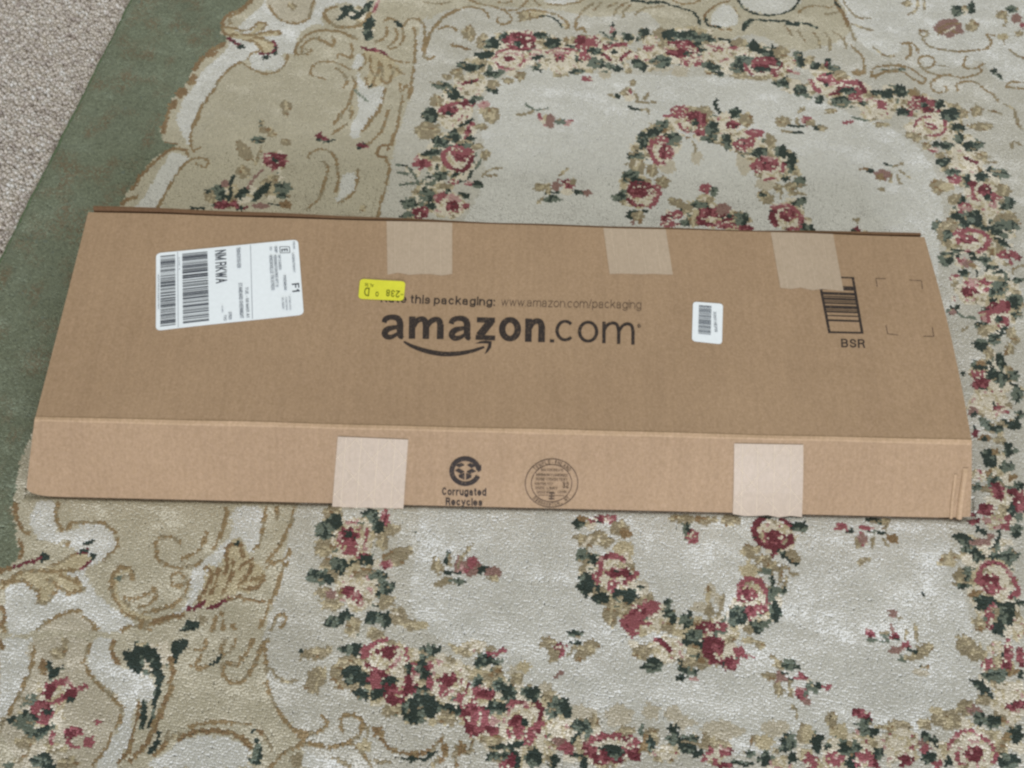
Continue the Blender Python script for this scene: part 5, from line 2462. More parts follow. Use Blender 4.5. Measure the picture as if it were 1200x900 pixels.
class Print:
    """collects flat printed shapes (mm on a panel) into one mesh"""
    def __init__(self, at, off):
        self.V, self.F, self.at, self.off = [], [], at, off
        self.z = 0.0

    def poly(self, pts):
        b = len(self.V)
        self.V += [tuple(p) for p in pts]
        self.F.append(tuple(range(b, b + len(pts))))

    def line(self, a, b, w, k=1):
        a, b = np.array(a, float), np.array(b, float)
        d = (b - a) / max(np.linalg.norm(b - a), 1e-6)
        nrm = np.array([-d[1], d[0]]) * w / 2
        self.poly([a - nrm, b - nrm, b + nrm, a + nrm])

    def ribbon(self, pts, widths):
        p = np.array(pts, float)
        d = np.gradient(p, axis=0)
        d /= np.linalg.norm(d, axis=1)[:, None]
        nrm = np.stack([-d[:, 1], d[:, 0]], 1) * np.array(widths)[:, None] / 2
        b = len(self.V)
        for i in range(len(p)):
            self.V += [tuple(p[i] + nrm[i]), tuple(p[i] - nrm[i])]
        for i in range(len(p) - 1):
            self.F.append((b + 2 * i, b + 2 * i + 1, b + 2 * i + 3, b + 2 * i + 2))

    def strip(self, pairs):
        b = len(self.V)
        self.z += 6e-6
        for l_, r_ in pairs:
            self.V += [(*l_, self.z), (*r_, self.z)]
        for i in range(len(pairs) - 1):
            self.F.append((b + 2 * i, b + 2 * i + 1, b + 2 * i + 3, b + 2 * i + 2))

    def text(self, body, bl, br_, tl, weight=0.13, ref='H', gap=None):
        """set a line of lettering: bl/br_ ends of its baseline, tl the height of a capital ('H') or of a small letter ('x') above bl"""
        gap = (.10 + .25 * weight) if gap is None else gap
        runs, x = [], 0.0
        for ch in body:
            if ch == ' ':
                x += .30
                continue
            gw, strokes = glyph(ch, weight)
            for st in strokes:
                runs.append([(x + px, py) for px, py in st])
            x += gw + gap
        total = max(x - gap, 1e-6)
        k = 1.0 if ref == 'H' else .73
        bl, br_, tl = np.array(bl, float), np.array(br_, float), np.array(tl, float)
        ex, ey = (br_ - bl) / total, (tl - bl) / k
        for st in runs:
            p = np.array(st)
            d = np.diff(p, axis=0)
            keep_ = np.concatenate([[True], np.hypot(d[:, 0], d[:, 1]) > 1e-5])
            p = p[keep_]
            if len(p) < 2:
                continue
            d = np.diff(p, axis=0)
            d /= np.hypot(d[:, 0], d[:, 1])[:, None]
            closed = np.hypot(*(p[0] - p[-1])) < 1e-4
            tn = np.concatenate([[d[0]], d[:-1] + d[1:], [d[-1]]])
            if closed:
                tn[0] = tn[-1] = d[0] + d[-1]
            else:
                p = p.copy()
                p[0] -= d[0] * weight * .5
                p[-1] += d[-1] * weight * .5
            tn /= np.hypot(tn[:, 0], tn[:, 1])[:, None]
            nr = np.stack([-tn[:, 1], tn[:, 0]], 1) * weight / 2
            nr[:, 1] *= .86
            L_, R_ = p + nr, p - nr
            b = len(self.V)
            self.z += 4e-6
            for a_, c_ in zip(L_, R_):
                self.V += [tuple(bl + a_[0] * ex + a_[1] * ey) + (self.z,), tuple(bl + c_[0] * ex + c_[1] * ey) + (self.z,)]
            cr = ex[0] * ey[1] - ex[1] * ey[0]
            for i in range(len(p) - 1):
                f = (b + 2 * i, b + 2 * i + 1, b + 2 * i + 3, b + 2 * i + 2)
                self.F.append(f if cr > 0 else f[::-1])

    def done(self, name, mat, parent):
        return ink_mesh(name, self.V, self.F, mat, self.at, self.off, parent)


def arc(c, r, a0, a1, k, ax=1.0):
    return [(c[0] + r * math.cos(math.radians(a0 + (a1 - a0) * i / k)), c[1] + ax * r * math.sin(math.radians(a0 + (a1 - a0) * i / k))) for i in range(k + 1)]


# --- lid printing
P1 = Print(top_at, .0002)
P1.text('Rate this packaging:', (-146.5, 167.5), (-16.8, 165.7), (-146.4, 179.6), .165)
P1.done('packaging_text', M_INK, top_panel)
P1 = Print(top_at, .0002)
P1.text('www.amazon.com/packaging', (-9.5, 166.0), (151.2, 167.7), (-8.7, 178.4), .085)
P1.done('web_address', M_INK_THIN, top_panel)
P1 = Print(top_at, .0002)
for edge in (
        # a
        [((-143.64, 139.86), (-138.03, 137.91)), ((-143.54, 140.52), (-137.84, 138.76)), ((-143.42, 141.66), (-137.65, 139.79)), ((-143.14, 143.29), (-137.45, 140.63)), ((-142.5, 145.21), (-137.27, 141.09)), ((-141.32, 147.02), (-137.18, 141.21)), ((-139.84, 148.2), (-136.77, 141.54)), ((-138.31, 149.0), (-135.92, 142.09)), ((-136.68, 149.59), (-134.85, 142.6)), ((-135.01, 150.03), (-133.71, 142.98)), ((-133.37, 150.31), (-132.62, 143.15)), ((-131.73, 150.45), (-131.5, 143.12)), ((-130.0, 150.46), (-130.29, 142.93)), ((-128.2, 150.29), (-129.15, 142.59)), ((-126.38, 149.84), (-128.27, 142.17)), ((-124.63, 148.99), (-127.74, 141.74)), ((-123.11, 147.77), (-127.43, 141.35)), ((-121.81, 146.26), (-127.21, 140.95)), ((-120.76, 144.44), (-127.03, 140.45)), ((-119.97, 142.43), (-126.79, 139.62)), ((-119.37, 140.12), (-126.54, 138.48)), ((-118.98, 137.36), (-126.34, 136.74)), ((-118.8, 134.34), (-126.22, 134.29)), ((-118.72, 131.37), (-126.15, 131.47)), ((-118.67, 128.74), (-126.06, 128.65)), ((-118.58, 126.77), (-125.86, 126.18)), ((-118.46, 125.36), (-125.58, 124.26)), ((-118.36, 124.27), (-125.27, 122.69)), ((-118.29, 123.54), (-124.87, 121.25)), ((-118.25, 123.03), (-124.33, 119.93)), ((-118.3, 122.68), (-123.57, 118.6)), ((-118.43, 122.4), (-122.46, 117.39)), ((-118.41, 121.9), (-121.26, 116.7)), ((-118.15, 121.23), (-120.26, 116.43)), ((-117.76, 120.56), (-119.54, 116.37)), ((-117.42, 120.02), (-119.1, 116.35))], [((-122.32, 131.01), (-122.94, 136.12)), ((-123.37, 130.8), (-123.99, 136.05)), ((-124.84, 130.52), (-125.5, 135.97)), ((-126.5, 130.16), (-127.28, 135.85)), ((-128.14, 129.74), (-129.15, 135.66)), ((-129.54, 129.24), (-130.88, 135.4)), ((-130.83, 128.65), (-132.46, 135.1)), ((-132.1, 127.97), (-134.06, 134.77)), ((-133.23, 127.26), (-135.68, 134.32)), ((-134.1, 126.57), (-137.28, 133.67)), ((-134.64, 125.98), (-138.79, 132.7)), ((-135.04, 125.4), (-140.1, 131.4)), ((-135.39, 124.74), (-141.18, 129.88)), ((-135.64, 124.16), (-142.03, 128.16)), ((-135.73, 123.84), (-142.59, 126.17)), ((-135.75, 124.08), (-142.72, 123.8)), ((-135.84, 124.33), (-142.19, 121.45)), ((-135.79, 124.03), (-141.25, 119.56)), ((-135.59, 123.53), (-140.05, 118.02)), ((-135.34, 123.09), (-138.64, 116.75)), ((-135.17, 122.82), (-137.0, 115.88)), ((-134.83, 122.59), (-135.34, 115.53)), ((-134.12, 122.4), (-133.74, 115.58)), ((-133.18, 122.33), (-132.18, 115.9)), ((-132.13, 122.43), (-130.65, 116.45)), ((-131.09, 122.66), (-129.11, 117.22)), ((-129.88, 123.21), (-127.53, 118.37)), ((-128.38, 124.15), (-125.95, 119.81)), ((-126.84, 125.27), (-124.47, 121.3)), ((-125.46, 126.32), (-123.23, 122.6)), ((-124.48, 127.04), (-122.38, 123.48))],
        # m
        [((-105.82, 148.37), (-113.2, 148.29)), ((-104.75, 117.57), (-112.04, 117.5))], [((-109.3, 135.58), (-104.78, 133.4)), ((-109.1, 136.62), (-104.37, 134.44)), ((-108.83, 138.22), (-103.84, 135.87)), ((-108.42, 140.16), (-103.23, 137.35)), ((-107.82, 142.24), (-102.63, 138.57)), ((-106.9, 144.19), (-102.15, 139.26)), ((-105.68, 145.72), (-101.68, 139.74)), ((-104.35, 146.87), (-101.01, 140.32)), ((-102.95, 147.76), (-100.27, 140.84)), ((-101.52, 148.42), (-99.57, 141.2)), ((-100.06, 148.84), (-99.06, 141.33)), ((-98.56, 148.97), (-98.69, 141.29)), ((-97.05, 148.77), (-98.33, 141.15)), ((-95.55, 148.23), (-98.05, 140.95)), ((-94.1, 147.3), (-97.87, 140.72)), ((-92.69, 145.79), (-97.9, 140.68)), ((-91.63, 143.77), (-97.84, 140.35)), ((-90.94, 141.73), (-97.61, 139.28)), ((-90.44, 139.85), (-97.36, 137.83)), ((-90.08, 138.35), (-97.13, 136.36)), ((-89.84, 137.42), (-96.93, 135.27))], [((-89.8, 138.36), (-97.15, 138.28)), ((-89.21, 117.71), (-96.5, 117.63))], [((-93.62, 136.69), (-89.23, 134.14)), ((-93.41, 137.56), (-88.81, 135.0)), ((-93.12, 138.9), (-88.27, 136.15)), ((-92.68, 140.58), (-87.67, 137.3)), ((-92.01, 142.42), (-87.09, 138.23)), ((-91.01, 144.15), (-86.62, 138.78)), ((-89.78, 145.5), (-86.05, 139.29)), ((-88.45, 146.57), (-85.25, 139.94)), ((-87.02, 147.46), (-84.39, 140.53)), ((-85.52, 148.15), (-83.6, 140.93)), ((-83.98, 148.59), (-83.02, 141.08)), ((-82.43, 148.73), (-82.55, 141.05)), ((-80.89, 148.56), (-82.07, 140.9)), ((-79.34, 148.06), (-81.7, 140.67)), ((-77.81, 147.14), (-81.49, 140.44)), ((-76.31, 145.56), (-81.55, 140.44)), ((-75.23, 143.42), (-81.53, 140.18)), ((-74.58, 141.26), (-81.34, 139.12)), ((-74.14, 139.31), (-81.14, 137.64)), ((-73.84, 137.76), (-80.96, 136.13)), ((-73.62, 136.8), (-80.8, 135.0))], [((-73.45, 137.92), (-81.13, 137.84)), ((-73.01, 117.66), (-80.63, 117.58))],
        # a
        [((-68.11, 140.06), (-62.54, 138.1)), ((-67.99, 140.72), (-62.33, 138.95)), ((-67.84, 141.86), (-62.11, 139.98)), ((-67.51, 143.49), (-61.88, 140.83)), ((-66.81, 145.42), (-61.69, 141.29)), ((-65.57, 147.23), (-61.59, 141.41)), ((-64.05, 148.41), (-61.17, 141.74)), ((-62.49, 149.21), (-60.3, 142.29)), ((-60.84, 149.81), (-59.21, 142.8)), ((-59.16, 150.24), (-58.06, 143.18)), ((-57.5, 150.52), (-56.97, 143.35)), ((-55.85, 150.66), (-55.84, 143.33)), ((-54.11, 150.68), (-54.63, 143.13)), ((-52.32, 150.5), (-53.5, 142.8)), ((-50.5, 150.05), (-52.63, 142.37)), ((-48.77, 149.2), (-52.1, 141.94)), ((-47.28, 147.98), (-51.81, 141.55)), ((-46.03, 146.46), (-51.61, 141.15)), ((-45.03, 144.64), (-51.43, 140.64)), ((-44.3, 142.63), (-51.22, 139.81)), ((-43.76, 140.32), (-51.0, 138.67)), ((-43.45, 137.55), (-50.85, 136.93)), ((-43.36, 134.53), (-50.81, 134.48)), ((-43.37, 131.55), (-50.82, 131.66)), ((-43.4, 128.92), (-50.82, 128.83)), ((-43.37, 126.95), (-50.69, 126.36)), ((-43.3, 125.54), (-50.47, 124.44)), ((-43.22, 124.45), (-50.2, 122.86)), ((-43.17, 123.71), (-49.84, 121.42)), ((-43.15, 123.2), (-49.34, 120.1)), ((-43.21, 122.85), (-48.62, 118.76)), ((-43.35, 122.57), (-47.55, 117.55)), ((-43.35, 122.07), (-46.36, 116.86)), ((-43.11, 121.4), (-45.36, 116.59)), ((-42.73, 120.73), (-44.64, 116.53)), ((-42.41, 120.19), (-44.2, 116.51))], [((-46.99, 131.2), (-47.46, 136.31)), ((-48.05, 130.98), (-48.52, 136.24)), ((-49.53, 130.7), (-50.03, 136.16)), ((-51.21, 130.34), (-51.83, 136.04)), ((-52.87, 129.92), (-53.7, 135.86)), ((-54.29, 129.42), (-55.44, 135.59)), ((-55.6, 128.83), (-57.04, 135.29)), ((-56.9, 128.15), (-58.66, 134.96)), ((-58.05, 127.44), (-60.3, 134.51)), ((-58.94, 126.74), (-61.92, 133.86)), ((-59.51, 126.15), (-63.47, 132.89)), ((-59.92, 125.57), (-64.82, 131.59)), ((-60.3, 124.92), (-65.94, 130.07)), ((-60.56, 124.33), (-66.85, 128.34)), ((-60.66, 124.01), (-67.47, 126.35)), ((-60.67, 124.26), (-67.67, 123.97)), ((-60.75, 124.5), (-67.21, 121.62)), ((-60.71, 124.2), (-66.32, 119.73)), ((-60.53, 123.71), (-65.17, 118.18)), ((-60.29, 123.26), (-63.79, 116.92)), ((-60.13, 122.99), (-62.17, 116.04)), ((-59.8, 122.76), (-60.51, 115.69)), ((-59.09, 122.57), (-58.92, 115.74)), ((-58.15, 122.5), (-57.34, 116.06)), ((-57.09, 122.6), (-55.78, 116.61)), ((-56.04, 122.83), (-54.22, 117.38)), ((-54.81, 123.38), (-52.6, 118.53)), ((-53.28, 124.32), (-50.97, 119.98)), ((-51.7, 125.44), (-49.44, 121.47)), ((-50.29, 126.49), (-48.16, 122.77)), ((-49.28, 127.22), (-47.28, 123.65))],
        # z
        [((-36.44, 149.05), (-36.46, 141.86)), ((-15.98, 148.95), (-16.06, 141.76))], [((-17.07, 140.55), (-23.94, 147.06)), ((-29.81, 119.99), (-36.66, 126.4))], [((-37.31, 124.42), (-37.35, 117.77)), ((-15.29, 124.18), (-15.39, 117.52))],
        # o
        [((13.64, 134.03), (6.27, 133.78)), ((13.35, 130.27), (6.14, 131.72)), ((12.47, 126.68), (5.75, 129.77)), ((11.03, 123.42), (5.12, 128.03)), ((9.08, 120.67), (4.31, 126.59)), ((6.71, 118.58), (3.37, 125.48)), ((4.05, 117.31), (2.33, 124.72)), ((1.27, 116.93), (1.21, 124.32)), ((-1.51, 117.12), (0.09, 124.65)), ((-4.18, 118.22), (-0.96, 125.34)), ((-6.58, 120.14), (-1.91, 126.38)), ((-8.57, 122.77), (-2.75, 127.77)), ((-10.07, 125.92), (-3.4, 129.46)), ((-11.0, 129.45), (-3.83, 131.38)), ((-11.36, 133.19), (-3.99, 133.44)), ((-11.1, 136.95), (-3.87, 135.5)), ((-10.25, 140.57), (-3.48, 137.46)), ((-8.82, 143.88), (-2.86, 139.21)), ((-6.88, 146.68), (-2.05, 140.67)), ((-4.5, 148.81), (-1.1, 141.79)), ((-1.81, 150.12), (-0.06, 142.56)), ((1.0, 150.51), (1.06, 142.97)), ((3.82, 150.32), (2.19, 142.63)), ((6.53, 149.19), (3.25, 141.94)), ((8.95, 147.22), (4.21, 140.88)), ((10.94, 144.55), (5.04, 139.48)), ((12.42, 141.35), (5.7, 137.77)), ((13.33, 137.78), (6.12, 135.84)), ((13.64, 134.03), (6.27, 133.78))], [((25.94, 149.3), (18.36, 149.22)), ((25.41, 117.04), (17.92, 116.96))], [((21.69, 137.25), (26.13, 135.08)), ((21.95, 138.31), (26.59, 136.14)), ((22.3, 139.92), (27.21, 137.59)), ((22.81, 141.9), (27.89, 139.08)), ((23.54, 144.0), (28.55, 140.28)), ((24.62, 145.99), (29.01, 140.86)), ((26.04, 147.5), (29.42, 141.19)), ((27.52, 148.54), (30.07, 141.65)), ((29.01, 149.26), (30.82, 142.05)), ((30.47, 149.73), (31.55, 142.32)), ((31.88, 149.99), (32.09, 142.41)), ((33.29, 150.01), (32.42, 142.35)), ((34.71, 149.73), (32.65, 142.22)), ((36.12, 149.07), (32.76, 142.07)), ((37.42, 148.0), (32.81, 141.91)), ((38.59, 146.4), (32.78, 141.86)), ((39.42, 144.38), (32.85, 141.38)), ((39.95, 142.3), (33.0, 140.14)), ((40.33, 140.36), (33.14, 138.55)), ((40.61, 138.78), (33.26, 136.99)), ((40.81, 137.78), (33.37, 135.84))], [((40.88, 138.8), (33.32, 138.79)), ((40.23, 117.1), (32.74, 117.1))]):
    P1.strip(edge)
for edge in ([((46.08, 121.27), (45.89, 117.16)), ((51.0, 121.16), (50.8, 117.05))], [((68.97, 141.49), (71.54, 144.85)), ((67.59, 143.22), (69.77, 146.79)), ((66.14, 144.31), (67.52, 148.23)), ((64.55, 144.9), (65.08, 148.89)), ((62.87, 144.88), (62.56, 148.84)), ((61.25, 144.23), (60.08, 148.08)), ((59.74, 143.09), (57.76, 146.57)), ((58.43, 141.5), (55.74, 144.38)), ((57.36, 139.53), (54.13, 141.65)), ((56.6, 137.28), (52.99, 138.53)), ((56.19, 134.85), (52.39, 135.18)), ((56.16, 132.37), (52.35, 131.78)), ((56.5, 129.98), (52.87, 128.49)), ((57.19, 127.79), (53.92, 125.48)), ((58.2, 125.92), (55.45, 122.89)), ((59.46, 124.43), (57.4, 120.88)), ((60.92, 123.41), (59.65, 119.55)), ((62.51, 122.87), (62.08, 118.98)), ((64.17, 122.97), (64.56, 119.09)), ((65.78, 123.66), (67.01, 119.9)), ((67.26, 124.83), (69.29, 121.46)), ((68.69, 126.63), (71.12, 123.48))], [((100.91, 133.46), (97.08, 133.33)), ((100.51, 130.02), (96.81, 130.83)), ((99.56, 126.74), (96.16, 128.45)), ((98.09, 123.79), (95.18, 126.31)), ((96.18, 121.32), (93.91, 124.49)), ((93.93, 119.45), (92.41, 123.09)), ((91.45, 118.3), (90.75, 122.16)), ((88.9, 117.92), (89.0, 121.74)), ((86.36, 118.13), (87.27, 122.04)), ((83.94, 119.12), (85.66, 122.87)), ((81.79, 120.84), (84.23, 124.17)), ((80.01, 123.19), (83.06, 125.9)), ((78.7, 126.04), (82.19, 127.98)), ((77.92, 129.26), (81.67, 130.32)), ((77.7, 132.68), (81.53, 132.81)), ((78.07, 136.12), (81.79, 135.31)), ((79.0, 139.42), (82.42, 137.7)), ((80.46, 142.41), (83.4, 139.86)), ((82.37, 144.92), (84.67, 141.7)), ((84.63, 146.83), (86.17, 143.12)), ((87.13, 148.01), (87.84, 144.07)), ((89.72, 148.4), (89.61, 144.5)), ((92.29, 148.19), (91.36, 144.19)), ((94.72, 147.17), (92.98, 143.35)), ((96.89, 145.42), (94.41, 142.03)), ((98.67, 143.03), (95.59, 140.28)), ((99.97, 140.13), (96.45, 138.17)), ((100.73, 136.89), (96.96, 135.82)), ((100.91, 133.46), (97.08, 133.33))], [((109.74, 147.67), (105.89, 147.59)), ((108.48, 117.72), (104.67, 117.63))], [((106.85, 137.3), (109.37, 135.66)), ((107.27, 138.28), (109.87, 136.65)), ((107.87, 139.75), (110.55, 138.04)), ((108.63, 141.48), (111.32, 139.53)), ((109.55, 143.25), (112.11, 140.87)), ((110.64, 144.78), (112.84, 141.79)), ((111.85, 145.95), (113.61, 142.48)), ((113.15, 146.88), (114.52, 143.14)), ((114.51, 147.62), (115.49, 143.68)), ((115.92, 148.13), (116.42, 144.03)), ((117.3, 148.37), (117.26, 144.17)), ((118.65, 148.37), (118.12, 144.14)), ((120.04, 148.14), (119.01, 143.95)), ((121.43, 147.62), (119.81, 143.61)), ((122.76, 146.71), (120.45, 143.13)), ((123.93, 145.27), (120.87, 142.59)), ((124.73, 143.26), (121.23, 141.51)), ((125.22, 140.94), (121.57, 139.7)), ((125.55, 138.62), (121.82, 137.6)), ((125.78, 136.64), (122.0, 135.64)), ((125.97, 135.33), (122.17, 134.26))], [((126.05, 136.49), (122.21, 136.43)), ((125.04, 117.43), (121.23, 117.37))],
             [((123.75, 136.73), (126.28, 135.14)), ((124.14, 137.67), (126.75, 136.08)), ((124.69, 139.06), (127.38, 137.4)), ((125.4, 140.72), (128.11, 138.82)), ((126.28, 142.43), (128.85, 140.08)), ((127.34, 143.93), (129.56, 140.98)), ((128.52, 145.11), (130.34, 141.72)), ((129.8, 146.11), (131.29, 142.46)), ((131.18, 146.93), (132.27, 143.07)), ((132.61, 147.53), (133.2, 143.47)), ((134.05, 147.82), (134.0, 143.63)), ((135.47, 147.79), (134.81, 143.57)), ((136.88, 147.49), (135.69, 143.34)), ((138.28, 146.87), (136.5, 142.94)), ((139.58, 145.88), (137.13, 142.4)), ((140.7, 144.37), (137.54, 141.84)), ((141.4, 142.3), (137.84, 140.78)), ((141.77, 139.96), (138.07, 138.98)), ((141.97, 137.63), (138.2, 136.89)), ((142.08, 135.66), (138.27, 134.94)), ((142.19, 134.35), (138.35, 133.56))], [((142.28, 135.93), (138.44, 135.87)), ((141.16, 117.15), (137.35, 117.09))]):
    P1.strip(edge)
P1.text('\u00ae', (145.5, 140.7), (149.4, 140.8), (145.8, 146.1), .10)
sm = smooth([(-117.4, 113.5), (-106.6, 106.9), (-91.2, 101.0), (-74.0, 97.6), (-57.0, 98.4), (-41.0, 102.3), (-27.4, 108.4)], False, 6)
P1.ribbon(sm, [1.2 + 5.2 * math.sin(math.pi * min(1, (i / (len(sm) - 1)) ** .8 * .86 + .03)) for i in range(len(sm))])
P1.poly([(-37.5, 112.7), (-31.8, 116.0), (-25.1, 117.0), (-19.1, 116.2), (-22.7, 113.1), (-28.9, 113.2)])
P1.poly([(-19.1, 116.2), (-19.7, 108.0), (-23.0, 102.1), (-26.9, 98.2), (-24.2, 106.7), (-22.7, 113.1)])
P1.done('logo', M_INK, top_panel)

# printed code block and corner ticks
P1 = Print(top_at, .0002)
for a, b, w in (((362.0, 227.4), (364.0, 139.7), 3.0), ((402.4, 222.5), (400.8, 140.3), 3.0), ((362.7, 141.1), (401.3, 141.0), 2.6), ((359.4, 221.6), (402.8, 221.3), 2.2)):
    P1.line(a, b, w)
for y0, w in ((337, 6.0), (344.5, 4.0), (348.5, 1.6), (351.5, 3.2), (354.5, 1.2), (357, 2.2), (362, 4.4), (365.5, 1.2), (368, 2.4), (373, 1.6), (379, 2.6)):
    f = (y0 - 325) / 66
    P1.line(((362.0, 227.4)[0] + f * ((364.0, 139.7)[0] - (362.0, 227.4)[0]), (365.9, 202.2)[1] - (y0 - 340) * 1.13),
            ((402.4, 222.5)[0] + f * ((400.8, 140.3)[0] - (402.4, 222.5)[0]), (403.9, 201.7)[1] - (y0 - 340) * 1.13), w)
P1.text('BSR', (374.5, 120.4), (401.1, 120.1), (375.7, 132.2), .175)
P1.done('barcode_print', M_INK, top_panel)
for pts in (((440.7, 221.4), (429.1, 221.3), (428.8, 208.9)), ((467.8, 220.2), (482.0, 220.1), (480.6, 207.6)),
            ((429.4, 152.7), (429.2, 140.7), (440.8, 139.3)), ((481.3, 152.1), (480.7, 139.4), (468.7, 139.0))):
    P1 = Print(top_at, .0002)
    P1.line(pts[0], pts[1], .9)
    P1.line(pts[1], pts[2], .9)
    P1.done('corner_mark', M_INK_THIN, top_panel)

# --- flap printing
P1 = Print(front_at, .0006)
c = np.array((-44.4, 47.0))
R1, R2 = abs((-27.2, 46.5)[0] - c[0]), abs((-32.5, 46.7)[0] - c[0])
ring = arc(c, (R1 + R2) / 2, 12, 348, 40)
ring = [(p[0], p[1]) for p in ring]
P1.ribbon(ring[1:], [R1 - R2] * (len(ring) - 1))
P1.poly([(-32.3, 44.6), (-27.6, 38.6), (-27.1, 45.4), (-30.4, 47.5)])
for q in ((545.5, 545.5, 0),):
    for poly in (((534.5, 544.8), (541, 542), (544.5, 544.5), (538.5, 547.5)), ((547, 544.5), (550.5, 542), (556.5, 545), (552, 547.8)),
                 ((534, 551), (538, 548.3), (544.6, 552), (540.5, 554.5)), ((546.4, 552), (552.5, 548.3), (557, 551.3), (550.5, 554.6)),
                 ((538, 556), (544.6, 553.5), (544.6, 561.5), (538.5, 558.8)), ((546.2, 553.5), (552.3, 556), (552, 558.8), (546.2, 561.5))):
        k = [(c[0] + (x - 545.3) * R1 / 17.2, c[1] + (y - 551.6) * R1 / 17.2) for x, y in poly]
        P1.poly(k)
P1.text('Corrugated', (-68.8, 75.4), (-21.1, 75.1), (-69.0, 66.4), .205)
P1.text('Recycles', (-64.8, 87.4), (-25.1, 87.4), (-64.9, 78.5), .205)
P1.done('recycling_mark', M_INK, front_panel)

P1 = Print(front_at, .0006)
c = np.array((49.0, 58.6))
R1 = abs((77.4, 57.9)[0] - c[0])
for rr, w in ((1.0, .9), (.77, .8)):
    ring = arc(c, R1 * rr, 0, 360, 56)
    P1.ribbon(ring, [w] * len(ring))


def arc_text(P_, body, a0, a1, r, h, inward):
    n_ = len(body)
    for i, ch in enumerate(body):
        if ch == ' ':
            continue
        a = math.radians(a0 + (a1 - a0) * (i + .5) / n_)
        rad = np.array([math.cos(a), -math.sin(a)])
        tan = np.array([math.sin(a), math.cos(a)]) * (1 if not inward else -1)
        upv = rad if not inward else -rad
        rr = r if not inward else r + h
        wd = abs(math.radians(a1 - a0)) * r / n_ * (.74 if ch not in 'I-,' else .3)
        b_ = c + rad * rr - tan * wd / 2
        P_.text(ch, b_, b_ + tan * wd, b_ + upv * h, .14)


arc_text(P1, 'TEMPLE-INLAND', 142, 38, R1 * .80, R1 * .155, False)
arc_text(P1, 'BINGHAMTON, NY', 222, 322, R1 * .80, R1 * .155, True)
P1.text('BOX CERTIFICATE', c + [-.42 * R1, -.50 * R1], c + [.42 * R1, -.50 * R1], c + [-.42 * R1, -.60 * R1], .15)
P1.text('MINIMUM COMBINED', c + [-.60 * R1, -.30 * R1], c + [.60 * R1, -.30 * R1], c + [-.60 * R1, -.40 * R1], .15)
P1.text('EDGE CRUSH TEST', c + [-.60 * R1, -.12 * R1], c + [.60 * R1, -.12 * R1], c + [-.60 * R1, -.23 * R1], .15)
P1.text('BURSTING TEST', c + [-.64 * R1, .07 * R1], c + [.05 * R1, .07 * R1], c + [-.64 * R1, -.03 * R1], .15)
P1.text('32', c + [.42 * R1, .17 * R1], c + [.66 * R1, .17 * R1], c + [.42 * R1, -.07 * R1], .15)
P1.text('SIZE LIMIT', c + [-.62 * R1, .24 * R1], c + [.25 * R1, .24 * R1], c + [-.62 * R1, .14 * R1], .15)
P1.text('GROSS WT LT', c + [-.55 * R1, .42 * R1], c + [.10 * R1, .42 * R1], c + [-.55 * R1, .32 * R1], .15)
P1.text('LBS/IN', c + [.25 * R1, .38 * R1], c + [.58 * R1, .38 * R1], c + [.25 * R1, .29 * R1], .15)
P1.line(c + [-.5 * R1, .50 * R1], c + [-.1 * R1, .50 * R1], .5)
P1.line(c + [.15 * R1, .50 * R1], c + [.5 * R1, .50 * R1], .5)
for k in range(3):
    P1.line(c + [-.08 * R1, (.40 + .12 * k) * R1], c + [.14 * R1, (.40 + .12 * k) * R1], 1.6)
P1.line(c + [.02 * R1, .36 * R1], c + [.02 * R1, .68 * R1], 1.4)
P1.done('box_certificate', M_INK_THIN, front_panel)

# --- tape
def tape(quad, at, off, threads, seed):
    o = sticker('packing_tape', quad, M_TAPE, at, off, .00025, 0.0)
    r_ = np.random.default_rng(seed)
    far = o.data.vertices
    e0, e1 = Vector(at(quad[3][0] / 1000, quad[3][1] / 1000, 0)), Vector(at(quad[2][0] / 1000, quad[2][1] / 1000, 0))
    dn = (e0 - Vector(at(quad[0][0] / 1000, quad[0][1] / 1000, 0))).normalized()
    for v in far:                                  # torn lower end, slightly wavy film
        t_ = (v.co - e0).dot((e1 - e0).normalized())
        if abs((v.co - e0 - (e1 - e0).normalized() * t_).length) < .0015:
            v.co += dn * .0011 * (math.sin(t_ * 310 + seed) + .6 * math.sin(t_ * 720 + 2 * seed))
    q = [np.array(p) for p in quad]
    T = Print(at, off + .00012)
    for f in (.12, .34, .58, .82):
        T.ribbon([inter(q, f + .004 * math.sin(9 * i), .01 + .98 * i / 8) for i in range(9)], [.6 if threads else .3] * 9)
    if threads:
        for b0 in (-.75, -.25, .25, .75):
            T.ribbon([inter(q, a_, min(max(b0 + a_ * 1.05, 0), 1)) for a_ in np.linspace(max(0, -b0 / 1.05), min(1, (1 - b0) / 1.05), 10)], [.55] * 10)
            T.ribbon([inter(q, 1 - a_, min(max(b0 + a_ * 1.05, 0), 1)) for a_ in np.linspace(max(0, -b0 / 1.05), min(1, (1 - b0) / 1.05), 10)], [.55] * 10)
    T.done('tape_threads', M_THREAD, o)
    return o


tape(((-147.3, 287.3), (-69.1, 287.5), (-66.4, 209.3), (-141.3, 208.4)), top_at, .0005, False, 1)
tape(((111.7, 287.3), (186.6, 287.5), (190.9, 219.3), (116.8, 217.9)), top_at, .0005, False, 2)
tape(((313.2, 287.6), (388.7, 287.8), (388.4, 201.8), (315.0, 202.9)), top_at, .0005, False, 3)
tape(((-180.9, 11.0), (-106.0, 12.4), (-110.9, 97.2), (-188.1, 96.3)), front_at, .0011, True, 4)
tape(((243.0, 7.5), (317.7, 6.9), (325.0, 91.1), (248.8, 91.0)), front_at, .0011, True, 5)

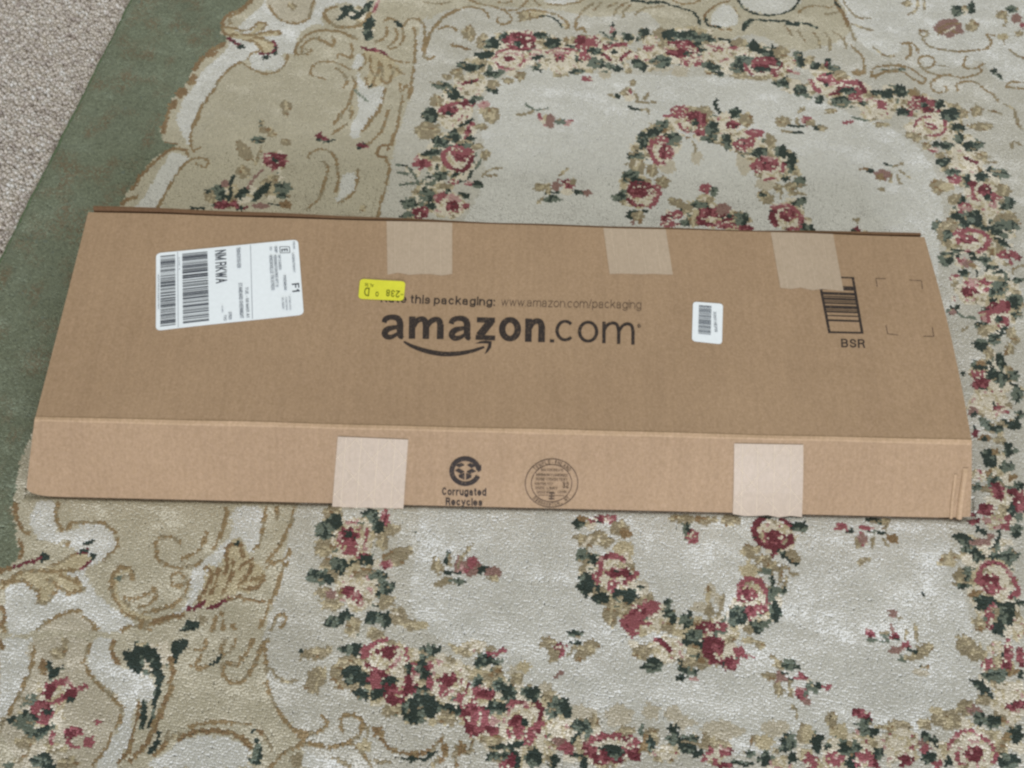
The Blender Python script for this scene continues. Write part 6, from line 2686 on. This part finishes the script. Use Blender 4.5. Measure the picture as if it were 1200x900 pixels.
# --- shipping label
ship = sticker('shipping_label', ((-410.2, 228.1), (-249.2, 255.4), (-231.5, 146.5), (-392.4, 118.1)), M_PAPER, top_at, .0007, .0003, .05)
LQ = [np.array(p) for p in ((-410.2, 228.1), (-249.2, 255.4), (-231.5, 146.5), (-392.4, 118.1))]


def LP(x, y):
    """label units: x across 0..1000 along its long side, y down 0..540"""
    return inter(LQ, x / 1000, y / 540)


def bars(P_, x0, x1, y0, y1, seed, unit):
    r_ = np.random.default_rng(seed)
    y = y0
    while y < y1:
        w = unit * r_.choice([1, 1, 2, 2, 3, 4])
        w = min(w, y1 - y)
        P_.poly([LP(x0, y + w), LP(x1, y + w), LP(x1, y), LP(x0, y)])
        y += w + unit * r_.choice([1, 1, 2, 2, 3])


def ltext(P_, body, x, xt, y0, y1, bold=0.14):
    """lettering that reads down the photo: baseline at x, tops towards xt"""
    P_.text(body, LP(x, y0), LP(x, y1), LP(xt, y0), bold)


for x0, x1, sd, un in ((30, 133, 5, 2.6), (182, 358, 6, 3.1)):
    B1 = Print(top_at, .0009)
    bars(B1, x0, x1, 24, 516, sd, un)
    B1.done('barcode', M_LABELINK, ship)
for body, x, xt, y0, y1, wgt in (('NM RKWA', 412, 488, 24, 262, .17), ('F1', 934, 984, 316, 378, .19), ('E', 878, 922, 60, 80, .22)):
    B1 = Print(top_at, .0009)
    ltext(B1, body, x, xt, y0, y1, wgt)
    if body == 'E':
        for a, b in (((868, 42), (936, 48)), ((936, 48), (936, 92)), ((936, 92), (868, 87)), ((868, 87), (868, 42))):
            B1.line(LP(*a), LP(*b), .8)
    B1.done('label_lettering', M_LABELINK, ship)
B1 = Print(top_at, .0009)
B1.line(LP(150, 4), LP(150, 536), .45)
B1.line(LP(662, 8), LP(650, 532), .6)
for body, x, xt, y0, y1 in (('TUE - 08 MAR A1', 610, 632, 310, 520), ('STANDARD OVERNIGHT', 566, 592, 276, 522), ('37920', 490, 512, 470, 522),
                            ('TYS', 456, 476, 488, 526), ('TRK# 4578 1136 4208', 562, 590, 18, 168), ('SHIP', 830, 850, 36, 84), ('TO', 796, 812, 36, 64),
                            ('SHIP TO ADDRESS', 852, 870, 102, 212), ('KENSINGTON PIKE APT 10', 822, 842, 102, 330), ('KNOXVILLE TN 37920', 790, 814, 102, 350),
                            ('PREMIUM', 878, 897, 254, 358), ('LEXINGTON KY', 950, 966, 100, 240), ('FROM', 962, 976, 18, 70),
                            ('ACTWGT 9.0 LB', 906, 918, 405, 500), ('CAD 0414', 882, 894, 412, 500), ('BILL SENDER', 858, 871, 412, 490),
                            ('8 LBS', 446, 456, 428, 470), ('1 OF 1', 158, 166, 50, 140), ('0201 9632 0045 7811', 14, 24, 160, 400)):
    ltext(B1, body, x, xt, y0, y1, .15)
B1.done('label_small_print', M_LABELGREY, ship)

# --- small white barcode sticker
wq = ((211.7, 180.2), (246.1, 177.9), (239.9, 120.6), (206.3, 124.4))
wl = sticker('barcode_sticker', wq, M_PAPER, top_at, .0007, .0003, .12)
Q0 = [np.array(p) for p in wq]
B1 = Print(top_at, .0009)
r_ = np.random.default_rng(12)
y = .08
while y < .80:
    w = .008 * r_.choice([1, 2, 2, 3]) if not .32 < y < .55 else .022
    B1.poly([inter(Q0, .20, y + w), inter(Q0, .62, y + w), inter(Q0, .62, y), inter(Q0, .20, y)])
    y += w + .009 * r_.choice([1, 1, 2])
B1.text('X001 HEPR', inter(Q0, .68, .22), inter(Q0, .74, .72), inter(Q0, .78, .22), .15)
B1.done('barcode', M_LABELGREY, wl)

# --- yellow price sticker, stuck on upside down
yq = ((-172.2, 199.4), (-119.8, 196.6), (-120.5, 169.7), (-172.2, 170.5))
ys_ = sticker('yellow_sticker', yq, M_YELLOW, top_at, .0011, .0003, .16, curl=.002)
Q1 = [np.array(p) for p in yq]
B1 = Print(top_at, .0013)
B1.text('238', inter(Q1, .90, .50), inter(Q1, .60, .46), inter(Q1, .90, .86), .15)
B1.text('-', inter(Q1, .98, .56), inter(Q1, .92, .56), inter(Q1, .98, .92), .12)
B1.text('o', inter(Q1, .44, .62), inter(Q1, .37, .60), inter(Q1, .44, .95), .14)
B1.text('D', inter(Q1, .23, .44), inter(Q1, .12, .42), inter(Q1, .23, .86), .15)
B1.done('sticker_print', M_YINK, ys_)
B1 = Print(top_at, .0013)
B1.text('AL 36', inter(Q1, .31, .24), inter(Q1, .12, .20), inter(Q1, .31, .40), .14)
B1.done('sticker_small_print', M_YINK, ys_)
B1 = Print(top_at, .0013)
B1.text('4', inter(Q1, .96, .22), inter(Q1, .92, .22), inter(Q1, .96, .34), .12)
B1.done('sticker_small_print', M_YINK, ys_)
